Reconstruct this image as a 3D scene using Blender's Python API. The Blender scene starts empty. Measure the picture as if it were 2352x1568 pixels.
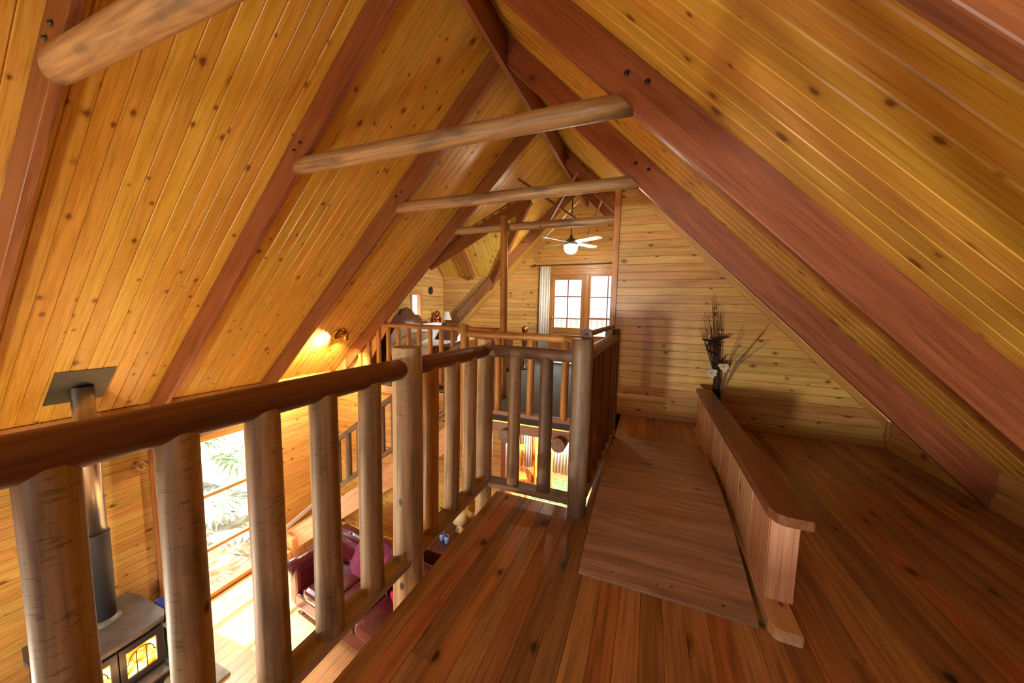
import bpy, math, random
from mathutils import Matrix, Vector

# ------------------------------------------------------------------ camera
sc = bpy.context.scene
col = sc.collection
R = random.Random(7)
YAW, PITCH, ROLL, CAM_H = 0.378351, 0.095114, 0.0224105, 1.26
cy, sy, cp, sp = math.cos(YAW), math.sin(YAW), math.cos(PITCH), math.sin(PITCH)
fwd = Vector((-sy * cp, cy * cp, -sp)); rgt = Vector((cy, sy, 0)); upv = rgt.cross(fwd)
rr = math.cos(ROLL) * rgt + math.sin(ROLL) * upv
uu = -math.sin(ROLL) * rgt + math.cos(ROLL) * upv
cd = bpy.data.cameras.new('camera'); cam = bpy.data.objects.new('camera', cd); col.objects.link(cam)
cd.sensor_width = 36; cd.lens = 12.09; cd.clip_start = 0.02; cd.clip_end = 200
cam.matrix_world = Matrix(((rr.x, uu.x, -fwd.x, 0), (rr.y, uu.y, -fwd.y, 0), (rr.z, uu.z, -fwd.z, CAM_H), (0, 0, 0, 1)))
sc.camera = cam

# ------------------------------------------------------------------ world, sun, large lights, exposure
w = bpy.data.worlds.new('world'); sc.world = w; w.use_nodes = True
bgn = w.node_tree.nodes['Background']
bgn.inputs[0].default_value = (0.86, 0.94, 1.0, 1); bgn.inputs[1].default_value = 2.2
vs = sc.view_settings
vs.view_transform = 'Standard'; vs.look = 'None'; vs.gamma = 1.0; vs.use_curve_mapping = False
vs.exposure = -0.42
cy_ = sc.cycles
cy_.max_bounces = 4; cy_.diffuse_bounces = 4; cy_.glossy_bounces = 2; cy_.transmission_bounces = 2; cy_.transparent_max_bounces = 6
cy_.adaptive_threshold = 0.15; cy_.adaptive_min_samples = 16
cy_.caustics_reflective = False; cy_.caustics_refractive = False

def light(name, kind, loc, power, color, rot=None, size=0.1, sizey=None, aim=None, spot=None):
    d = bpy.data.lights.new(name, kind); d.energy = power; d.color = color
    o = bpy.data.objects.new(name, d); col.objects.link(o); o.location = loc
    if kind == 'AREA':
        d.shape = 'RECTANGLE'; d.size = size; d.size_y = sizey or size
    elif kind == 'SUN':
        d.angle = size
    else:
        d.shadow_soft_size = size
    if spot:
        d.spot_size = spot; d.spot_blend = 1.0
    if aim is not None:
        o.rotation_euler = (Vector(aim) - Vector(loc)).to_track_quat('-Z', 'Y').to_euler()
    return o

WARM = (1.0, 0.86, 0.66); DAY = (0.95, 0.97, 1.0)
light('sun', 'SUN', (-12, 2, 12), 26.0, (1, 0.95, 0.86), size=0.02, aim=(-12 + 8, 2.6, 12 - 9.5))
# daylight beam behind the camera; gable door and sky lamps are added fill
light('gable_window_light', 'AREA', (-3.1, -10.0, .45), 1000, (1, .93, .8), size=.5, sizey=.5, aim=(-.4, 2, .7))
light('gable_door_fill', 'AREA', (-3.2, -2.6, -1.5), 30, DAY, size=2.4, sizey=2.0, aim=(-3.2, 3, -0.4))
light('gable_sky_fill', 'AREA', (-.9, -2.6, 1.0), 40, DAY, size=2.0, sizey=1.1, aim=(.2, 3, 1.0))
# added area lamps, hidden above garden window and balcony doors, standing in for daylight
light('garden_window_fill', 'AREA', (-6.7, 2.75, .7), 420, DAY, size=1.4, sizey=1.2, aim=(-4.2, 2.75, -2.5))
light('balcony_fill', 'AREA', (-1.5, 9.1, 3.1), 260, DAY, size=1.8, sizey=1.2, aim=(-2.3, 6.2, .9))
# living-room pendant lamp, below and behind the camera
light('pendant_bulb', 'POINT', (-2.9, -0.55, -0.95), 200, WARM, size=0.07)

# ------------------------------------------------------------------ materials
def nodes(m):
    m.use_nodes = True
    nt = m.node_tree
    return nt, nt.nodes, nt.links, nt.nodes['Principled BSDF']

def lin(c):
    return tuple(((x / 255) / 12.92 if x / 255 <= 0.04045 else (((x / 255) + 0.055) / 1.055) ** 2.4) for x in c) + (1,)

def mapping(nt, vec, scale):
    n = nt.nodes.new('ShaderNodeVectorMath'); n.operation = 'MULTIPLY'
    nt.links.new(vec, n.inputs[0]); n.inputs[1].default_value = scale
    return n.outputs[0]

def ramp(nt, fac, stops):
    r = nt.nodes.new('ShaderNodeValToRGB'); nt.links.new(fac, r.inputs[0])
    e = r.color_ramp.elements
    while len(e) > len(stops): e.remove(e[-1])
    while len(e) < len(stops): e.new(0.5)
    for k, (p, c) in enumerate(stops):
        e[k].position = p; e[k].color = c
    return r.outputs[0]

def mixc(nt, fac, a, b, mode='MIX'):
    n = nt.nodes.new('ShaderNodeMix'); n.data_type = 'RGBA'; n.blend_type = mode
    for sock, v in ((n.inputs[0], fac), (n.inputs[6], a), (n.inputs[7], b)):
        if hasattr(v, 'is_output'): nt.links.new(v, sock)
        else: sock.default_value = v
    return n.outputs[2]

def math_n(nt, op, a, b=0.0, c=None):
    n = nt.nodes.new('ShaderNodeMath'); n.operation = op
    for k, v in enumerate((a, b) if c is None else (a, b, c)):
        if hasattr(v, 'is_output'): nt.links.new(v, n.inputs[k])
        else: n.inputs[k].default_value = v
    return n.outputs[0]

def noise(nt, vec, scale, detail=3.0, rough=0.55, dist=0.0):
    n = nt.nodes.new('ShaderNodeTexNoise'); nt.links.new(vec, n.inputs['Vector'])
    n.inputs['Scale'].default_value = scale; n.inputs['Detail'].default_value = detail
    n.inputs['Roughness'].default_value = rough; n.inputs['Distortion'].default_value = dist
    return n.outputs['Fac']

def smooth(nt, v, lo, hi):
    n = nt.nodes.new('ShaderNodeMapRange'); n.interpolation_type = 'SMOOTHSTEP'
    nt.links.new(v, n.inputs[0]); n.inputs[1].default_value = lo; n.inputs[2].default_value = hi
    return n.outputs[0]

def board_wood(name, light_c, dark_c, knot_c, rough=0.33, vary=0.18, knots=0.7, axis='X', coat=0.25, knot_scale=7.0, warm=0.35):
    """Varnished timber: grain along the local axis, knots, each piece its own tone."""
    m = bpy.data.materials.new(name); nt, N, L, P = nodes(m)
    tc = N.new('ShaderNodeTexCoord'); oi = N.new('ShaderNodeObjectInfo')
    off = N.new('ShaderNodeCombineXYZ')
    for k, f in enumerate((53.0, 31.0, 17.0)):
        L.new(math_n(nt, 'MULTIPLY', oi.outputs['Random'], f), off.inputs[k])
    ad = N.new('ShaderNodeVectorMath'); ad.operation = 'ADD'
    L.new(tc.outputs['Object'], ad.inputs[0]); L.new(off.outputs[0], ad.inputs[1])
    v = ad.outputs[0]
    ax = 'XYZ'.index(axis)
    def st(along, across):
        s = [across] * 3; s[ax] = along; return tuple(s)
    g = noise(nt, mapping(nt, v, st(1.1, 16.0)), 1.6, 4.0, 0.6, 0.7)
    fine = noise(nt, mapping(nt, v, st(2.5, 120.0)), 1.0, 2.0)
    c = ramp(nt, g, [(0.30, lin(dark_c)), (0.62, lin(light_c))])
    c = mixc(nt, math_n(nt, 'MULTIPLY', smooth(nt, fine, 0.5, 0.72), 0.5), c, lin([x * 0.72 for x in dark_c]))
    # knots
    if knots > 0:
        ks = [knot_scale * 1.2] * 3; ks[ax] = knot_scale * 0.8
        vo = N.new('ShaderNodeTexVoronoi'); L.new(mapping(nt, v, tuple(ks)), vo.inputs['Vector']); vo.inputs['Scale'].default_value = 1.0; vo.voronoi_dimensions = '2D'
        vo.inputs['Randomness'].default_value = 1.0
        sep = N.new('ShaderNodeSeparateColor'); L.new(vo.outputs['Color'], sep.inputs[0])
        gate = smooth(nt, sep.outputs[0], 1.0 - knots * 0.24, 1.0 - knots * 0.24 + 0.02)
        d = math_n(nt, 'MULTIPLY', vo.outputs['Distance'], math_n(nt, 'MULTIPLY_ADD', sep.outputs[1], 1.3, 0.75))
        d = math_n(nt, 'ADD', d, math_n(nt, 'MULTIPLY', math_n(nt, 'SUBTRACT', g, 0.5), 0.35))
        halo = math_n(nt, 'MULTIPLY', smooth(nt, d, 0.34, 0.10), math_n(nt, 'MULTIPLY', gate, 0.55))
        core = math_n(nt, 'MULTIPLY', smooth(nt, d, 0.17, 0.07), math_n(nt, 'MULTIPLY', gate, 0.85))
        c = mixc(nt, halo, c, lin([0.55 * a + 0.45 * b for a, b in zip(dark_c, knot_c)]))
        c = mixc(nt, core, c, lin(knot_c))
    r3 = math_n(nt, 'FRACT', math_n(nt, 'MULTIPLY', oi.outputs['Random'], 23.7))
    c = mixc(nt, math_n(nt, 'MULTIPLY', math_n(nt, 'POWER', r3, 2.0), warm), c, (1.0, 0.72, 0.50, 1), 'MULTIPLY')
    hs = N.new('ShaderNodeHueSaturation'); L.new(c, hs.inputs['Color'])
    L.new(math_n(nt, 'MULTIPLY_ADD', oi.outputs['Random'], 2 * vary, 1 - vary), hs.inputs['Value'])
    r2 = math_n(nt, 'FRACT', math_n(nt, 'MULTIPLY', oi.outputs['Random'], 7.31))
    L.new(math_n(nt, 'MULTIPLY_ADD', r2, 0.02, 0.49), hs.inputs['Hue'])
    L.new(hs.outputs[0], P.inputs['Base Color'])
    L.new(math_n(nt, 'MULTIPLY_ADD', g, 0.15, rough - 0.07), P.inputs['Roughness'])
    return m

def log_wood(name, light_c, dark_c, grime_c, rough=0.5, checks=1.0, coat=0.05, vary=0.1, patchy=0.6):
    """Peeled round log: grain along local Z, grey grime and short cross checks."""
    m = bpy.data.materials.new(name); nt, N, L, P = nodes(m)
    tc = N.new('ShaderNodeTexCoord'); oi = N.new('ShaderNodeObjectInfo')
    off = N.new('ShaderNodeCombineXYZ')
    for k, f in enumerate((13.0, 7.0, 41.0)):
        L.new(math_n(nt, 'MULTIPLY', oi.outputs['Random'], f), off.inputs[k])
    ad = N.new('ShaderNodeVectorMath'); ad.operation = 'ADD'
    L.new(tc.outputs['Object'], ad.inputs[0]); L.new(off.outputs[0], ad.inputs[1])
    v = ad.outputs[0]
    g = noise(nt, mapping(nt, v, (34, 34, 1.5)), 1.0, 4.0, 0.6, 0.6)
    c = ramp(nt, g, [(0.28, lin(dark_c)), (0.66, lin(light_c))])
    fine = noise(nt, mapping(nt, v, (160, 160, 5.0)), 1.0, 2.0)
    c = mixc(nt, math_n(nt, 'MULTIPLY', smooth(nt, fine, 0.52, 0.72), 0.3), c, lin([x * 0.6 for x in dark_c]))
    patch = smooth(nt, noise(nt, mapping(nt, v, (9, 9, 2.6)), 1.0, 3.0), 0.52, 0.74)
    c = mixc(nt, math_n(nt, 'MULTIPLY', patch, patchy), c, lin(grime_c))
    chk = math_n(nt, 'MULTIPLY', smooth(nt, noise(nt, mapping(nt, v, (26, 26, 150)), 1.0, 2.0), 0.56, 0.68),
                 smooth(nt, noise(nt, mapping(nt, v, (11, 11, 3.0)), 1.0, 2.0), 0.45, 0.6))
    c = mixc(nt, math_n(nt, 'MULTIPLY', chk, 0.38 * checks), c, lin([x * 0.5 for x in grime_c]))
    vo = N.new('ShaderNodeTexVoronoi'); L.new(mapping(nt, v, (9, 9, 5)), vo.inputs['Vector']); vo.inputs['Scale'].default_value = 1.0
    sep = N.new('ShaderNodeSeparateColor'); L.new(vo.outputs['Color'], sep.inputs[0])
    kn = math_n(nt, 'MULTIPLY', smooth(nt, vo.outputs['Distance'], 0.13, 0.06), smooth(nt, sep.outputs[0], 0.82, 0.84))
    c = mixc(nt, kn, c, lin([x * 0.45 for x in dark_c]))
    hs = N.new('ShaderNodeHueSaturation'); L.new(c, hs.inputs['Color'])
    L.new(math_n(nt, 'MULTIPLY_ADD', oi.outputs['Random'], 2 * vary, 1 - vary), hs.inputs['Value'])
    L.new(hs.outputs[0], P.inputs['Base Color'])
    P.inputs['Roughness'].default_value = rough
    return m

def plain(name, c, rough=0.5, metal=0.0, var=0.0, scale=8.0, coat=0.0, bump=0.0):
    m = bpy.data.materials.new(name); nt, N, L, P = nodes(m)
    P.inputs['Roughness'].default_value = rough; P.inputs['Metallic'].default_value = metal; P.inputs['Coat Weight'].default_value = coat
    tc = N.new('ShaderNodeTexCoord')
    n = noise(nt, tc.outputs['Object'], scale, 3.0)
    L.new(ramp(nt, n, [(0.3, lin([x * (1 - var) for x in c])), (0.7, lin([min(255, x * (1 + var * 0.6)) for x in c]))]), P.inputs['Base Color'])
    if bump:
        b = N.new('ShaderNodeBump'); b.inputs['Strength'].default_value = bump; b.inputs['Distance'].default_value = 0.01
        L.new(n, b.inputs['Height']); L.new(b.outputs[0], P.inputs['Normal'])
    return m

def emissive(name, c, strength):
    m = bpy.data.materials.new(name); nt, N, L, P = nodes(m)
    P.inputs['Base Color'].default_value = lin(c); P.inputs['Emission Color'].default_value = lin(c); P.inputs['Emission Strength'].default_value = strength
    return m

def glass_pane(name):
    m = bpy.data.materials.new(name); m.use_nodes = True; nt = m.node_tree; N = nt.nodes; N.clear()
    o = N.new('ShaderNodeOutputMaterial'); t = N.new('ShaderNodeBsdfTransparent'); g = N.new('ShaderNodeBsdfGlossy'); mx = N.new('ShaderNodeMixShader')
    g.inputs['Roughness'].default_value = 0.02; mx.inputs[0].default_value = 0.07
    nt.links.new(t.outputs[0], mx.inputs[1]); nt.links.new(g.outputs[0], mx.inputs[2]); nt.links.new(mx.outputs[0], o.inputs[0])
    return m

def flame_mat(name):
    m = bpy.data.materials.new(name); nt, N, L, P = nodes(m)
    tc = N.new('ShaderNodeTexCoord')
    n = noise(nt, mapping(nt, tc.outputs['Object'], (6, 6, 3)), 1.2, 3.0, 0.5, 1.2)
    c = ramp(nt, n, [(0.30, lin((150, 40, 4))), (0.45, lin((255, 120, 20))), (0.6, lin((255, 226, 140)))])
    L.new(c, P.inputs['Emission Color']); P.inputs['Emission Strength'].default_value = 6.0
    P.inputs['Base Color'].default_value = (0.02, 0.01, 0.0, 1)
    return m

MAT = dict(
    ceil=board_wood('pine_ceiling', (224, 180, 78), (204, 150, 48), (112, 60, 18), rough=0.30, vary=0.09, knots=0.95, coat=0.3),
    wall=board_wood('pine_wall', (214, 172, 98), (188, 140, 68), (92, 54, 22), rough=0.34, vary=0.10, knots=0.8, coat=0.2),
    floor=board_wood('floor_timber', (190, 146, 96), (138, 99, 62), (44, 28, 20), rough=0.30, vary=0.26, knots=0.6, coat=0.35, warm=0.8, knot_scale=5.5),
    gfloor=board_wood('ground_floor_timber', (234, 186, 126), (212, 158, 92), (130, 80, 40), rough=0.3, vary=0.10, knots=0.4, coat=0.4),
    rafter=board_wood('rafter_timber', (156, 96, 54), (124, 71, 39), (70, 26, 12), rough=0.42, vary=0.05, knots=0.2, coat=0.15, knot_scale=4.0),
    trim=board_wood('trim_timber', (202, 152, 84), (172, 118, 58), (96, 50, 20), rough=0.36, vary=0.06, knots=0.0),
    panel=board_wood('ramp_timber', (184, 152, 128), (132, 104, 84), (70, 50, 40), rough=0.38, vary=0.10, knots=0.15, coat=0.2),
    lowwall=board_wood('partition_pine', (232, 192, 148), (208, 160, 114), (110, 66, 40), rough=0.42, vary=0.08, knots=0.3, coat=0.1),
    cap=board_wood('cap_timber', (142, 92, 58), (108, 62, 38), (60, 32, 20), rough=0.4, vary=0.03, knots=0.15, coat=0.2),
    log=log_wood('log_timber', (196, 166, 124), (130, 100, 68), (74, 64, 54), checks=1.3),
    loggrey=log_wood('log_weathered', (150, 126, 100), (104, 80, 60), (86, 76, 68), checks=0.7),
    handrail=log_wood('handrail_timber', (136, 88, 54), (96, 58, 32), (72, 48, 34), rough=0.36, checks=0.2, coat=0.25),
    collar=log_wood('collar_log_timber', (192, 154, 106), (136, 102, 66), (94, 80, 66), checks=0.3, rough=0.45, patchy=.8),
    golden=log_wood('golden_log_timber', (206, 150, 74), (160, 104, 44), (100, 66, 34), checks=0.6, coat=0.15, rough=0.42),
    carpet=plain('grey_carpet', (110, 120, 124), 0.95, var=0.2, scale=90, bump=0.3),
    brass=plain('brass', (214, 168, 84), 0.25, 1.0),
    steel=plain('stainless_steel', (196, 190, 186), 0.28, 1.0, var=0.06, scale=3),
    plate=plain('dull_zinc_plate', (92, 92, 86), 0.45, 0.7, var=0.1),
    mesh=plain('dark_perforated_guard', (62, 64, 68), 0.6, 0.5, var=0.3, scale=260),
    iron=plain('cast_iron', (104, 98, 98), 0.5, 0.35, var=0.15),
    irondark=plain('dark_cast_iron', (46, 46, 50), 0.5, 0.3, var=0.15),
    bolt=plain('bolt_steel', (70, 74, 70), 0.4, 0.9, var=0.2),
    white=plain('white_cloth', (236, 236, 232), 0.8, var=0.04),
    curtain=plain('ivory_curtain', (238, 236, 220), 0.8, var=0.04),
    burgundy=plain('burgundy_leather', (88, 28, 36), 0.28, var=0.2, scale=5, coat=0.4),
    throw=plain('plum_throw_fabric', (132, 54, 88), 0.85, var=0.12, scale=20),
    red=plain('red_cushion_fabric', (190, 20, 48), 0.8, var=0.1),
    darkwood=plain('dark_polished_wood', (96, 50, 28), 0.3, var=0.25, scale=10, coat=0.3),
    copper=plain('polished_copper', (206, 124, 84), 0.22, 1.0, var=0.05),
    shade=plain('pale_lampshade', (214, 212, 190), 0.8, var=0.04),
    blue=plain('blue_painted_timber', (96, 138, 158), 0.6, var=0.2),
    royal=plain('blue_plastic', (38, 66, 190), 0.4),
    fan=plain('fan_blade_silver', (214, 220, 228), 0.35, 0.2),
    nickel=plain('satin_nickel', (150, 150, 140), 0.3, 1.0),
    stem=plain('dark_twigs', (48, 28, 22), 0.8, var=0.3),
    straw=plain('dried_grass', (132, 112, 88), 0.8, var=0.2),
    petal=plain('cream_petals', (206, 192, 166), 0.6, var=0.05),
    leaf=plain('green_fronds', (168, 200, 160), 0.5, var=0.3),
    ground=plain('leaf_litter', (176, 170, 150), 0.9, var=0.3, scale=6),
    bark=plain('pale_bark', (150, 144, 130), 0.9, var=0.25),
    paint=plain('white_painted_rail', (232, 234, 236), 0.5, var=0.03),
    ceramic=plain('dark_vase_glaze', (44, 30, 26), 0.35, var=0.2),
    cream=plain('cream_paint', (226, 208, 162), 0.5, var=0.05),
    rug=plain('green_patterned_rug', (120, 160, 110), 0.9, var=0.45, scale=16),
    oldpine=plain('honey_chair_timber', (222, 140, 54), 0.35, var=0.2, coat=0.2),
    stone=plain('hearth_stone', (150, 146, 128), 0.7, var=0.2),
    glassblue=plain('blue_glass', (120, 150, 210), 0.1, coat=0.5),
    glass=glass_pane('window_glass'), flame=flame_mat('fire_glow'),
    bulb=emissive('fan_lamp_glass', (255, 246, 226), 9.0),
    spotbulb=emissive('spot_lamp_face', (255, 226, 170), 12.0),
)

# ------------------------------------------------------------------ mesh helpers
W = {}
def world_of(o): return W[o.name]

def link(name, data, Mx=None, parent=None, label=None, cat=None, group=None, kind=None, mat=None):
    o = bpy.data.objects.new(name, data); col.objects.link(o)
    Mx = Mx.copy() if Mx is not None else Matrix.Identity(4)
    W[o.name] = Mx
    if parent is not None:
        o.parent = parent; o.matrix_local = W[parent.name].inverted() @ Mx
    else:
        o.matrix_world = Mx
    if label: o['label'] = label
    if cat: o['category'] = cat
    if group: o['group'] = group
    if kind: o['kind'] = kind
    return o

def thing(name, label, cat, loc, group=None, kind=None):
    return link(name, None, Matrix.Translation(loc), None, label, cat, group, kind)

def mk(verts, faces, mat, smoothf=False, name='m'):
    me = bpy.data.meshes.new(name); me.from_pydata([tuple(v) for v in verts], [], faces); me.update()
    me.materials.append(MAT[mat] if isinstance(mat, str) else mat)
    if smoothf:
        for p in me.polygons: p.use_smooth = True
    return me

CACHE = {}
def frame(O, xd, zd):
    x = Vector(xd).normalized(); z = Vector(zd).normalized(); y = z.cross(x).normalized()
    return Matrix(((x.x, y.x, z.x, O[0]), (x.y, y.y, z.y, O[1]), (x.z, y.z, z.z, O[2]), (0, 0, 0, 1)))

def board_mesh(a0, a1, b0, b1, wd, t, c, mat):
    """Board along local X. Ends at a0..b0 on the -Y edge and a1..b1 on the +Y edge; long edges chamfered by c."""
    key = tuple(round(q, 3) for q in (a0, a1, b0, b1, wd, t, c)) + (mat,)
    if key in CACHE: return CACHE[key]
    h = wd / 2
    prof = [(-h, 0), (-h, t - c), (-h + c, t), (h - c, t), (h, t - c), (h, 0)]
    V = []
    for s in (0, 1):
        for y, z in prof:
            k = (y + h) / wd
            V.append((((a0 + (a1 - a0) * k) if s == 0 else (b0 + (b1 - b0) * k)), y, z))
    F = [(0, 1, 2, 3, 4, 5)[::-1], (6, 7, 8, 9, 10, 11)] + [(i, (i + 1) % 6, 6 + (i + 1) % 6, 6 + i) for i in range(6)]
    me = mk(V, F, mat); CACHE[key] = me
    return me

def fixn(me):
    import bmesh
    bm = bmesh.new(); bm.from_mesh(me); bmesh.ops.recalc_face_normals(bm, faces=bm.faces); bm.to_mesh(me); bm.free()
    return me

def box_mesh(x0, x1, y0, y1, z0, z1, mat, bev=0.0):
    key = ('box',) + tuple(round(q, 3) for q in (x0, x1, y0, y1, z0, z1, bev)) + (mat,)
    if key in CACHE: return CACHE[key]
    import bmesh
    bm = bmesh.new()
    vs_ = [bm.verts.new((x, y, z)) for x in (x0, x1) for y in (y0, y1) for z in (z0, z1)]
    for f in ((0, 1, 3, 2), (4, 6, 7, 5), (0, 4, 5, 1), (2, 3, 7, 6), (0, 2, 6, 4), (1, 5, 7, 3)):
        bm.faces.new([vs_[i] for i in f])
    if bev: bmesh.ops.bevel(bm, geom=bm.edges[:], offset=bev, segments=2, affect='EDGES', profile=0.6)
    bmesh.ops.recalc_face_normals(bm, faces=bm.faces)
    me = bpy.data.meshes.new('m'); bm.to_mesh(me); bm.free(); me.materials.append(MAT[mat]); CACHE[key] = me
    return me

def box(name, x0, x1, y0, y1, z0, z1, mat, parent=None, bev=0.0, **k):
    """Axis-aligned box whose origin is the middle of its base; longest side becomes the grain axis via local coordinates."""
    cx, cyy = (x0 + x1) / 2, (y0 + y1) / 2
    lx, ly, lz = x1 - x0, y1 - y0, z1 - z0
    if ly >= lx and ly >= lz:     # grain along Y
        Mx = frame((cx, cyy, (z0 + z1) / 2), (0, 1, 0), (0, 0, 1)); d = (ly, lx, lz)
    elif lz >= lx and lz >= ly:
        Mx = frame((cx, cyy, (z0 + z1) / 2), (0, 0, 1), (1, 0, 0)); d = (lz, ly, lx)
    else:
        Mx = Matrix.Translation((cx, cyy, (z0 + z1) / 2)); d = (lx, ly, lz)
    me = box_mesh(-d[0] / 2, d[0] / 2, -d[1] / 2, d[1] / 2, -d[2] / 2, d[2] / 2, mat, bev)
    return link(name, me, Mx, parent, **k)

def beam(name, A, B, wd, dp, mat, parent=None, up=(0, 0, 1), bev=0.004, **k):
    """Sawn timber from A to B, wd across, dp along the up direction, centred on the line."""
    A = Vector(A); B = Vector(B); x = (B - A); Lg = x.length
    u = Vector(up); z = (u - u.dot(x.normalized()) * x.normalized()).normalized()
    return link(name, box_mesh(0, Lg, -wd / 2, wd / 2, -dp / 2, dp / 2, mat, bev), frame(A, x, z), parent, **k)

def log_mesh(Lg, r0, r1, mat, seed=0, seg=18, rings=9, wob=0.03, capr=0.0):
    key = ('log', round(Lg, 3), round(r0, 4), round(r1, 4), mat, seed, seg)
    if key in CACHE: return CACHE[key]
    q = random.Random(seed * 101 + 5)
    ph = [q.uniform(0, 6.28) for _ in range(4)]
    V = []; F = []
    for i in range(rings + 1):
        t = i / rings; r = r0 + (r1 - r0) * t
        bx = wob * r * 0.8 * math.sin(t * 4.3 + ph[0]); by = wob * r * 0.8 * math.sin(t * 3.7 + ph[1])
        for j in range(seg):
            a = 2 * math.pi * j / seg
            rad = r * (1 + wob * (0.5 * math.sin(2 * a + ph[2] + t * 2) + 0.4 * math.sin(3 * a + ph[3] - 3 * t)) + wob * 0.35 * math.sin(9 * t + ph[1]))
            V.append((bx + rad * math.cos(a), by + rad * math.sin(a), t * Lg))
    for i in range(rings):
        for j in range(seg):
            F.append((i * seg + j, i * seg + (j + 1) % seg, (i + 1) * seg + (j + 1) % seg, (i + 1) * seg + j))
    n = len(V)
    # chamfered ends
    for base, zc, s, r in ((0, -0.004, 1, r0), (rings * seg, Lg + 0.004, -1, r1)):
        st_ = len(V)
        for j in range(seg):
            x, y, z = V[base + j]; V.append((x * 0.93, y * 0.93, zc))
        for j in range(seg):
            a_, b_ = base + j, base + (j + 1) % seg; c_, d_ = st_ + (j + 1) % seg, st_ + j
            F.append((a_, d_, c_, b_) if s == 1 else (a_, b_, c_, d_))
        F.append(tuple(st_ + j for j in range(seg))[::-1 if s == 1 else 1])
    me = mk(V, F, mat)
    for p in me.polygons: p.use_smooth = len(p.vertices) == 4
    CACHE[key] = me
    return me

def log(name, A, B, r0, r1, mat, parent=None, seed=0, seg=18, rings=9, wob=0.03, **k):
    A = Vector(A); B = Vector(B); z = (B - A); Lg = z.length
    ref = Vector((1, 0, 0)) if abs(z.normalized().x) < 0.9 else Vector((0, 1, 0))
    x = (ref - ref.dot(z.normalized()) * z.normalized())
    return link(name, log_mesh(Lg, r0, r1, mat, seed, seg, rings, wob), frame(A, x, z), parent, **k)

def lathe(name, prof, loc, mat, parent=None, seg=20, axis=(0, 0, 1), **k):
    V = []; F = []
    for r, z in prof:
        for j in range(seg):
            a = 2 * math.pi * j / seg; V.append((r * math.cos(a), r * math.sin(a), z))
    for i in range(len(prof) - 1):
        for j in range(seg):
            F.append((i * seg + j, i * seg + (j + 1) % seg, (i + 1) * seg + (j + 1) % seg, (i + 1) * seg + j))
    F.append(tuple(range(seg))[::-1]); F.append(tuple((len(prof) - 1) * seg + j for j in range(seg)))
    z = Vector(axis).normalized(); ref = Vector((1, 0, 0)) if abs(z.x) < 0.9 else Vector((0, 1, 0))
    x = ref - ref.dot(z) * z
    me = mk(V, F, mat)
    for p in me.polygons: p.use_smooth = len(p.vertices) == 4
    return link(name, me, frame(loc, x, z), parent, **k)

def tube(name, pts, r, mat, parent=None, seg=8, taper=1.0, **k):
    pts = [Vector(p) for p in pts]; o = pts[0].copy(); V = []; F = []
    n = len(pts)
    for i, p in enumerate(pts):
        d = (pts[min(i + 1, n - 1)] - pts[max(i - 1, 0)]).normalized()
        ref = Vector((0, 0, 1)) if abs(d.z) < 0.9 else Vector((1, 0, 0))
        u = d.cross(ref).normalized(); v = d.cross(u)
        rr_ = r * (1 + (taper - 1) * i / (n - 1))
        for j in range(seg):
            a = 2 * math.pi * j / seg; V.append(p - o + (u * math.cos(a) + v * math.sin(a)) * rr_)
    for i in range(n - 1):
        for j in range(seg):
            F.append((i * seg + j, i * seg + (j + 1) % seg, (i + 1) * seg + (j + 1) % seg, (i + 1) * seg + j))
    F.append(tuple(range(seg))); F.append(tuple((n - 1) * seg + j for j in range(seg))[::-1])
    return link(name, fixn(mk(V, F, mat, True)), Matrix.Translation(o), parent, **k)

def prism(name, poly, t, Mx, mat, parent=None, **k):
    """Polygon in local XY, extruded from 0 to t along local Z."""
    n = len(poly); V = [(x, y, 0) for x, y in poly] + [(x, y, t) for x, y in poly]
    F = [tuple(range(n))[::-1], tuple(range(n, 2 * n))] + [(i, (i + 1) % n, n + (i + 1) % n, n + i) for i in range(n)]
    return link(name, fixn(mk(V, F, mat)), Mx, parent, **k)

def merge_boxes(name, bxs, mat, parent=None, **k):
    V = []; F = []
    for (x0, x1, y0, y1, z0, z1) in bxs:
        b = len(V); V += [(x, y, z) for x in (x0, x1) for y in (y0, y1) for z in (z0, z1)]
        F += [tuple(b + i for i in f) for f in ((0, 1, 3, 2), (4, 6, 7, 5), (0, 4, 5, 1), (2, 3, 7, 6), (0, 2, 6, 4), (1, 5, 7, 3))]
    return link(name, mk(V, F, mat), None, parent, **k)

S2 = math.sqrt(0.5)
XR, ZR = -1.43, 3.89                 # ridge line
LZ = lambda x: x + 5.32              # left ceiling plane
RZ = lambda x: 2.46 - x              # right ceiling plane
XL, XK, YB, YF, G = -5.25, 2.198, -2.3, 4.345, -2.70   # left wall, right knee wall, gable behind, far wall, ground floor
YD = 7.97                            # bedroom end wall

# ------------------------------------------------------------------ roof ceilings
PITCHB = 0.1
DN, DF, DM, DZ = 4.53, 7.06, 5.795, 1.97   # dormer near/far cheek, ridge y, eave height
def dormer_z(y): return DZ + (DF - DM) - abs(y - DM)

def slab(name, pts, off, mat, **k):
    """Thick slab: polygon pts and the same polygon shifted by off."""
    n = len(pts); V = [Vector(p) for p in pts] + [Vector(p) + Vector(off) for p in pts]
    F = [tuple(range(n)), tuple(range(n, 2 * n))[::-1]] + [(i, (i + 1) % n, n + (i + 1) % n, n + i) for i in range(n)]
    return link(name, fixn(mk(V, F, mat)), None, None, **k)

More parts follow.
